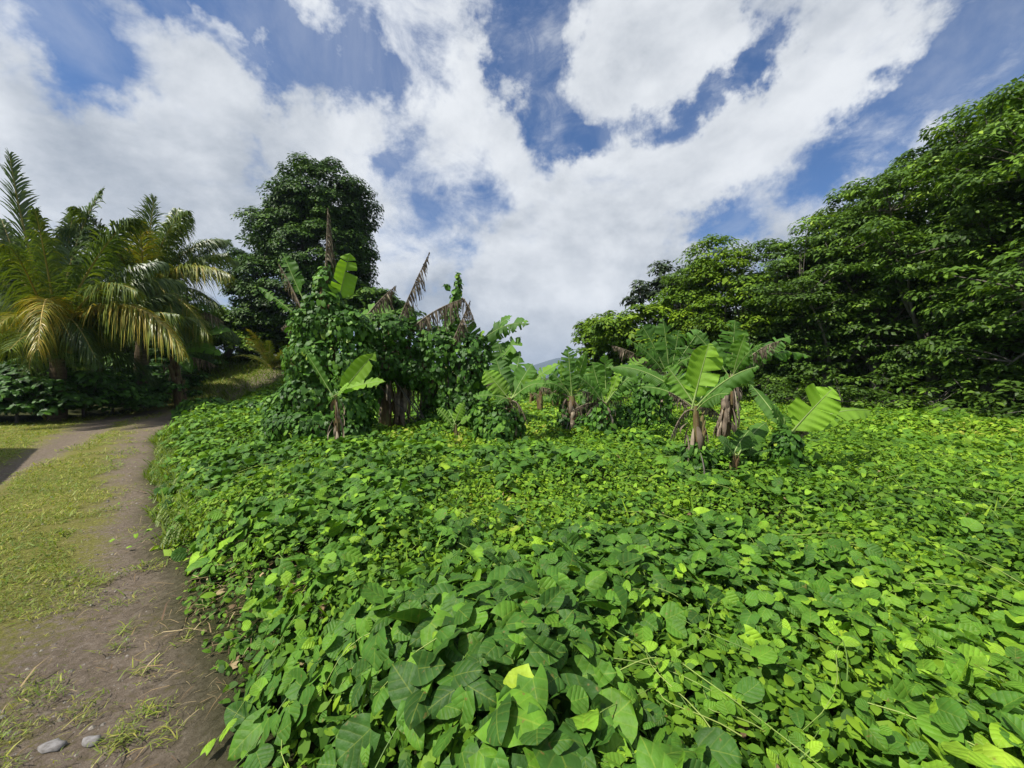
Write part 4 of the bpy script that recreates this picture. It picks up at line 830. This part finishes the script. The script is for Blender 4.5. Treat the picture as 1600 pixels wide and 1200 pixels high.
    forest(1750, 12, 90, 3.6, .4, 'dark tree just past the right edge of the picture', tb=-.1, mat='forest', leaf=.24)
    # undergrowth wall inside the forest
    for i, (px, Y, h, w) in enumerate([(1660, 17, 4.2, 2.6), (1560, 19, 4.4, 2.8), (1465, 21, 4.6, 3), (1380, 23, 4.6, 3), (1300, 25, 4.6, 3), (1225, 27, 4.6, 3), (1150, 29, 4.6, 3)]):
        b = gz(px, Y); place = ['at the right edge', 'second from the right', 'third from the right', 'in the middle', 'third from the left', 'second from the left', 'at the left end'][i]
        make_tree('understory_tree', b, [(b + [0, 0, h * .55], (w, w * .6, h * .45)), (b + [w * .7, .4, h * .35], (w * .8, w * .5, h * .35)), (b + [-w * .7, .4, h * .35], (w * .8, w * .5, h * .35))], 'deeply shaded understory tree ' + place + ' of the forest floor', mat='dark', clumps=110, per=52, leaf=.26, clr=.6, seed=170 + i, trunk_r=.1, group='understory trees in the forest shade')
    # low saplings at the forest foot
    g2 = 'saplings and shrubs at the foot of the forest'
    k = 0
    labs = ['leafy forest shrub', 'low dark sapling']
    for px, Y, h, r in [(1240, 17.0, 1.6, 1.3), (1300, 16.2, 1.2, 1.2), (1350, 15.2, 1.9, 1.2), (1410, 14.4, 1.1, 1.2), (1460, 13.6, 1.6, 1.2), (1520, 12.8, .9, 1.1), (1570, 12.2, 1.4, 1.1), (1630, 11.2, 1.1, 1.2), (1185, 18.2, 1.8, 1.4), (1120, 19.5, 2.0, 1.5), (1060, 21, 1.6, 1.4), (985, 22.5, 1.8, 1.5), (920, 24, 1.6, 1.4)]:
        b = gz(px, Y); place = ['behind the spread leaves of the dry-skirted banana', 'left of the gap in the trunks', 'below the dense forest tree', 'right of the tallest sapling', 'before the leaning forest tree', 'where sunlit vines meet the shade', 'near the right edge of the picture', 'cut by the right edge of the picture', 'right behind the dry-skirted banana', 'behind the near banana plant', 'behind the ragged banana plant', 'behind the centre banana plants', 'at the far left end of the forest'][k]
        make_tree('shrub', b, [(b + [0, 0, h * .5], (r, r * .8, h * .5)), (b + [r * .6, .2, h * .35], (r * .7, r * .7, h * .4)), (b + [-r * .6, -.2, h * .3], (r * .7, r * .6, h * .35))], labs[k % 2] + ' ' + place, 'shrub', mat='forest', clumps=26, per=34, leaf=.16, clr=.36, trunk_r=.04, flat=.5, seed=70 + k, fork=.4, limb_n=6, group=g2, tb=-.1)
        k += 1
build_trees()

# ------------------------------------------------------------------ palms
def frond(P0, P2, arch=.25, w=.75, n=74, yellow=.3, droop=.9, seed=0, face=None):
    rg = np.random.default_rng(seed); S = Soup(); P0 = np.asarray(P0, float); P2 = np.asarray(P2, float); Lg = np.linalg.norm(P2 - P0)
    P1 = P0 * .45 + P2 * .55 + np.array([0, 0, 1.]) * arch * Lg + rg.normal(0, .04, 3) * Lg
    N = n + 8; C = bez(P0, P1, P2, N); T = nrm(np.gradient(C, axis=0)); up = np.array([0, 0, 1.]) if face is None else np.asarray(face, float)
    Nn = nrm(up - (T @ up)[:, None] * T + 1e-4); B = np.cross(T, Nn)
    for sg in (-1, 1):
        i = np.arange(6, N); s = i / N
        ln = w * np.sin(np.pi * np.clip(s * .82 + .14, 0, 1)) ** .7 * rg.uniform(.8, 1.1, len(i))
        lat = nrm(B[i] * sg * (.75 - .25 * s)[:, None] + T[i] * (.45 + .8 * s)[:, None] + Nn[i] * .28 + rg.normal(0, .14, (len(i), 3)))
        dr = droop * rg.uniform(.6, 1.3, len(i)); K = 5; V = []
        wd = .024 * Lg / 4.5
        for k in range(K):
            q = k / (K - 1); cen = C[i] + lat * (ln * q * (1 - .18 * q * dr))[:, None] + np.array([0, 0, -1]) * (ln * dr * .62 * q ** 2)[:, None]
            ww = wd * (1 - q ** 2.2 * .95) * (1.2 if k else .7)
            V.append(np.stack([cen - T[i] * ww, cen + T[i] * ww], 1))
        V = np.stack(V, 1).reshape(len(i), -1, 3); f = []
        for k in range(K - 1): a = 2 * k; f += [(a, a + 1, a + 3), (a, a + 3, a + 2)]
        f = np.array(f)[None] + (np.arange(len(i)) * 2 * K)[:, None, None]
        t = np.clip(yellow + .03 + rg.normal(0, .14, len(i)), 0, 1); uv = np.tile(np.zeros((2 * K, 2)), (len(i), 1))
        S.add(V.reshape(-1, 3), f.reshape(-1, 3), uv, np.repeat(t, 2 * K), 0)
    S.tube(C[::3], np.linspace(.045, .006, len(C[::3])) * Lg / 4.5, 5, t=min(1, yellow + .3), m=1)
    return S
def palm(base, top, fr, label, seed, r=.22, nuts=8):
    Y_low = base[1] > 17
    base = np.asarray(base, float); top = np.asarray(top, float); root = empty('coconut_palm', base, label, 'palm tree', 'coconut palms beside the track')
    T = Soup(); C = bez(base - [0, 0, .2], (base + top) / 2 + [.15, 0, 0], top, 16); T.tube(C, r * (1.25 - .4 * np.linspace(0, 1, 16)) * (1 + .05 * np.sin(np.arange(16) * 2.1)), 12); T.build('trunk', M['palmbark'], root)
    for i, (px, py, Y, arch, yel, dr, w) in enumerate(fr):
        S = frond(top + np.random.default_rng(seed + i).normal(0, .1, 3), Pt(px, py, Y), arch, w * 1.5, 150, yel * (.8 if yel < .7 else .95), dr * 1.3, seed * 50 + i); o = S.build('frond', [M['palm'], M['prib']], root)
        if yel > .7: o['label'] = 'yellowing frond'
    rg = np.random.default_rng(seed)
    for i in range(22):      # the rest of the crown
        a = rg.uniform(0, 6.28); e = rg.uniform(-.75 if Y_low else -.40, 1.0); L_ = rg.uniform(3.8, 5.2); tip = top + np.array([math.cos(a) * math.cos(e), math.sin(a) * math.cos(e), math.sin(e)]) * L_
        S = frond(top, tip, rg.uniform(.20, .45) * (e < .9), rg.uniform(1.2, 1.6), 120, rg.uniform(.05, .5), rg.uniform(1.0, 1.6), seed * 90 + i); S.build('frond', [M['palm'], M['prib']], root)
    for i in range(nuts):
        a = rg.uniform(0, 6.28); c = top + np.array([math.cos(a) * .32, math.sin(a) * .32, rg.uniform(-.35, .0)]); S = Soup(); n1, n2 = 8, 6; V = []
        for q in range(n2 + 1):
            ph = math.pi * q / n2
            for w_ in range(n1): th = 2 * math.pi * w_ / n1; V.append(c + np.array([math.sin(ph) * math.cos(th) * .11, math.sin(ph) * math.sin(th) * .11, math.cos(ph) * .15]))
        f = []
        for q in range(n2):
            for w_ in range(n1): k = q * n1 + w_; k2 = q * n1 + (w_ + 1) % n1; f += [(k, k2, k2 + n1), (k, k2 + n1, k + n1)]
        S.add(V, f); S.build('coconut', M['coco'], root)
def build_palms():
    Y = 14.8
    palm(gz(88, Y), Pt(88, 540, Y), [
        (22, 245, Y, .02, .25, .35, .9), (60, 330, Y - 1.5, .06, .45, .9, .9), (210, 345, Y - .5, .28, .3, .9, 1.05), (165, 300, Y + 1.5, .16, .25, .7, 1.0), (8, 345, Y + .5, .20, .4, 1.0, .9), (-60, 400, Y, .20, .3, 1.0, .9),
        (215, 455, Y - 1.8, .40, .55, .9, .95), (-40, 470, Y - 1, .30, .35, 1.1, .9), (60, 545, Y - 3.6, .62, .92, 1.0, .9), (-10, 520, Y - 2.5, .5, .75, 1.1, .9), (250, 520, Y - 1, .42, .35, 1.1, .95), (285, 545, Y - 1.5, .40, .85, 1.1, 1.0),
        (190, 420, Y + 2, .3, .2, 1.0, 1.0), (120, 330, Y + 1, .12, .3, .8, .9), (-70, 300, Y + 1, .15, .25, .8, 1.0), (20, 440, Y + 2.5, .3, .15, 1.0, 1.0), (150, 560, Y - 2, .5, .2, 1.2, .9)],
        'larger coconut palm at the left edge with yellowing drooping fronds', 11, nuts=11)
    Y = 19.5
    palm(gz(215, Y), Pt(225, 468, Y), [
        (245, 312, Y, .05, .35, .5, 1.1), (300, 345, Y, .14, .35, .9, 1.1), (352, 398, Y, .22, .5, .9, 1.1), (358, 428, Y - 1, .30, .72, 1.0, 1.1), (340, 475, Y - .5, .32, .35, 1.0, 1.1), (222, 350, Y - 2.5, .15, .7, .7, 1.0),
        (190, 370, Y, .12, .25, .8, 1.1), (325, 520, Y - 2, .36, .7, 1.1, 1.1), (140, 400, Y + 1, .25, .2, .9, 1.1), (150, 470, Y, .3, .25, 1.1, 1.1), (280, 330, Y + 2, .12, .3, .7, 1.1), (275, 520, Y - 3, .4, .5, 1.1, 1.1), (200, 540, Y - 2, .45, .3, 1.2, 1.1)],
        'second coconut palm behind and right of the larger one', 12, r=.25, nuts=6)
    # dark trees and shrubs behind and below the palms
    grp = 'dark trees behind the palms'
    for i, (px, Y, top, w, lab) in enumerate([(-60, 22, 400, 4, 'dark leafy tree behind the left palm, cut by the picture edge'), (40, 23, 470, 4, 'dark leafy tree directly behind the larger palm'), (150, 25, 455, 4, 'dark leafy tree between the two palms'), (240, 25, 505, 2.8, 'dark leafy tree behind the second palm')]):
        b = gz(px, Y); zt = CAMH + (HOR - top) / F * Y
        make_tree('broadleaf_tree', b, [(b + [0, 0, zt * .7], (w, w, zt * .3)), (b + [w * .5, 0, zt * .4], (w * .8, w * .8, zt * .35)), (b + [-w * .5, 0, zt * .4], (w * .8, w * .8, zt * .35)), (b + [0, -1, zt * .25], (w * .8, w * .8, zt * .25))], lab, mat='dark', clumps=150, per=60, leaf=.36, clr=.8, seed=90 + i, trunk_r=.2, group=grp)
    g2 = 'shrubs along the far side of the track'
    for i, (px, Y, h, r, lab) in enumerate([(-40, 13.6, 1.5, 1.4, 'dark shrub at the left edge beneath the palm'), (25, 13.9, 1.3, 1.3, 'glossy shrub at the foot of the larger palm, left side'), (80, 14.6, 1.5, 1.3, 'shrub directly below the larger palm trunk'), (130, 15.6, 1.3, 1.3, 'shrub between the two palms'), (175, 17.2, 1.2, 1.3, 'low shrub left of the second palm trunk'), (225, 19, 1.4, 1.5, 'low shrub in front of the second palm trunk'), (262, 21.5, 1.4, 1.5, 'shrub right of the second palm at the bend of the track'), (285, 25, 1.6, 1.6, 'farthest shrub at the bend of the track')]):
        h *= [1.6, 1.25, 1.7, 1.5, 1.2, 1.45, 1.3, 1.2][i]; b = gz(px, Y); make_tree('shrub', b, [(b + [0, 0, h * .5], (r, r * .8, h * .5)), (b + [r * .7, 0, h * .35], (r * .8, r * .7, h * .4)), (b + [-r * .7, 0, h * .3], (r * .8, r * .6, h * .35))], lab, 'shrub', mat='climb', clumps=60, per=44, leaf=.15, clr=.36, trunk_r=.04, flat=.5, seed=110 + i, fork=.4, limb_n=6, group=g2, tb=-.16, tpl=HEART1)  # leaf tint lowered: the shade under the palms is put into the colour
    # fern-like yellowing bush
    Y = 27; c = gz(425, Y); root = empty('fern_bush', c, 'yellowing fern-leaved bush left of the vine tower', 'bush')
    rg = np.random.default_rng(5)
    for i in range(30):
        a = rg.uniform(-3.3, .3) if i % 2 else rg.uniform(0, 6.28); e = rg.uniform(.15, 1.3); L_ = rg.uniform(2.0, 3.2)
        S = frond(c, c + np.array([math.cos(a) * L_ * .8, math.sin(a) * L_ * .6, L_ * .62 * e]), .3, .62, 60, rg.uniform(.25, .85), .7, 300 + i); S.build('frond', [M['palm'], M['prib']], root)
    # big-leaved bush where the vines meet the track bend
    Y = 15.5
    vine_mass('vine_bush', [(Pt(305, 640, Y), (.7, .5, .4)), (Pt(330, 636, Y), (.6, .5, .4)), (Pt(290, 648, Y - .3), (.4, .4, .25))], 60, .20, 'broad-leaved bush at the bend where field meets track', 'bush', mat='climb', tb=.08)
    Y = 13.5
    vine_mass('vine_bush', [(Pt(400, 640, Y), (1.0, .6, .35)), (Pt(450, 632, Y), (.9, .6, .45)), (Pt(430, 655, Y - .8), (1.0, .6, .3))], 45, .17, 'low spread of vine leaves left of the vine tower', 'bush', mat='climb', tb=.08)
build_palms()

# ------------------------------------------------------------------ roof on posts, added out of view to cast a hard shadow on the track
def build_added_shelter():
    sh = np.array([SUN_AZ[0], SUN_AZ[1]]) / math.tan(math.radians(SUN_EL))
    a = np.array([-10.5, 8.8]) + sh * 2.3; b = np.array([-7.9, 6.12]) + sh * 2.3; u = nrm(b - a); v = np.array([-1.0, .0]); b = a + u * 4.0
    q = [a, b, b + v * 3.4, a + v * 3.4]; root = empty('added_shelter', (q[0][0], q[0][1], 0), 'out-of-view roof on four wooden posts, added to cast shade on the track', 'added_shelter')
    def box(S, lo, hi):
        c = np.array([(x, y, z) for x in (lo[0], hi[0]) for y in (lo[1], hi[1]) for z in (lo[2], hi[2])]); S.add(c, [(0, 1, 3), (0, 3, 2), (4, 6, 7), (4, 7, 5), (0, 4, 5), (0, 5, 1), (2, 3, 7), (2, 7, 6), (0, 2, 6), (0, 6, 4), (1, 5, 7), (1, 7, 3)])
    cx = sum(q) / 4
    for p in q:
        p = p + (cx - p) * .1; z = float(base_z(p[0], p[1])); S = Soup(); box(S, (p[0] - .06, p[1] - .06, z - .1), (p[0] + .06, p[1] + .06, 2.25)); S.build('post', M['bark'], root, smooth=False)
    S = Soup(); n = 81; V = []; t = np.linspace(0, 1, n)
    for dz in (0, .03):
        for e0, e1 in ((q[0], q[1]), (q[3], q[2])):
            for tt in t: p = e0 + (e1 - e0) * tt; V.append((p[0], p[1], 2.28 + dz + .025 * math.sin(tt * 150)))
    f = []
    for i in range(n - 1):
        f += [(i, i + 1, n + i + 1), (i, n + i + 1, n + i), (2 * n + i, 3 * n + i + 1, 2 * n + i + 1), (2 * n + i, 3 * n + i, 3 * n + i + 1), (i, 2 * n + i + 1, i + 1), (i, 2 * n + i, 2 * n + i + 1), (n + i, n + i + 1, 3 * n + i + 1), (n + i, 3 * n + i + 1, 3 * n + i)]
    f += [(0, n, 3 * n), (0, 3 * n, 2 * n), (n - 1, 4 * n - 1, 2 * n - 1), (n - 1, 3 * n - 1, 4 * n - 1)]
    S.add(V, f); S.build('roof', M['stone'], root)
build_added_shelter()

# ------------------------------------------------------------------ distant hill
def build_hill():
    S = Soup(); n = 90; m = 14; xs = np.linspace(-900, 1700, n); V = []
    prof = lambda x: 150 * math.exp(-((x - 420) / 330) ** 2) + 60 * math.exp(-((x + 300) / 400) ** 2) + 110 * math.exp(-((x - 1000) / 350) ** 2) + 14 * (float(fbm(x, 0, 160, 3, 4)) - .5)
    for j in range(m):
        q = j / (m - 1)
        for x in xs:
            V.append((x, 2300 + 700 * q + 40 * float(vn(x, q * 900, 130, 4)), -2 + prof(x) * math.sin(q * math.pi / 2) ** 1.1 + 9 * (float(vn(x, q * 700, 90, 6)) - .5) * (q > 0)))
    f = []
    for j in range(m - 1):
        for i in range(n - 1): a = j * n + i; f += [(a, a + 1, a + n + 1), (a, a + n + 1, a + n)]
    S.add(V, f); o = S.build('mountain', M['hill']); tag(o, 'distant forested mountain seen through the gap', None, None, 'structure')
M['hill'] = rough_mat('hill_forest', [(.3, (.02, .035, .03)), (.7, (.04, .06, .045))], .03, 5, .95, 1)
build_hill()

# ------------------------------------------------------------------ thin air towards the mountain
def build_haze():
    S = Soup(); lo = (-3600, -300, -4); hi = (3600, 3300, 185)
    c = np.array([(x, y, z) for x in (lo[0], hi[0]) for y in (lo[1], hi[1]) for z in (lo[2], hi[2])], float)
    S.add(c, [(0, 1, 3), (0, 3, 2), (4, 6, 7), (4, 7, 5), (0, 4, 5), (0, 5, 1), (2, 3, 7), (2, 7, 6), (0, 2, 6), (0, 6, 4), (1, 5, 7), (1, 7, 3)])
    m = bpy.data.materials.new('haze'); m.use_nodes = True; N = m.node_tree.nodes; N.clear()
    v = N.new('ShaderNodeVolumePrincipled'); v.inputs['Color'].default_value = (.62, .76, 1, 1); v.inputs['Density'].default_value = .00022; v.inputs['Anisotropy'].default_value = .2
    o = N.new('ShaderNodeOutputMaterial'); m.node_tree.links.new(v.outputs[0], o.inputs['Volume'])
    ob = S.build('haze', m, smooth=False); tag(ob, 'thin bluish air between the field and the distant mountain', 'haze', None, 'stuff')
build_haze()
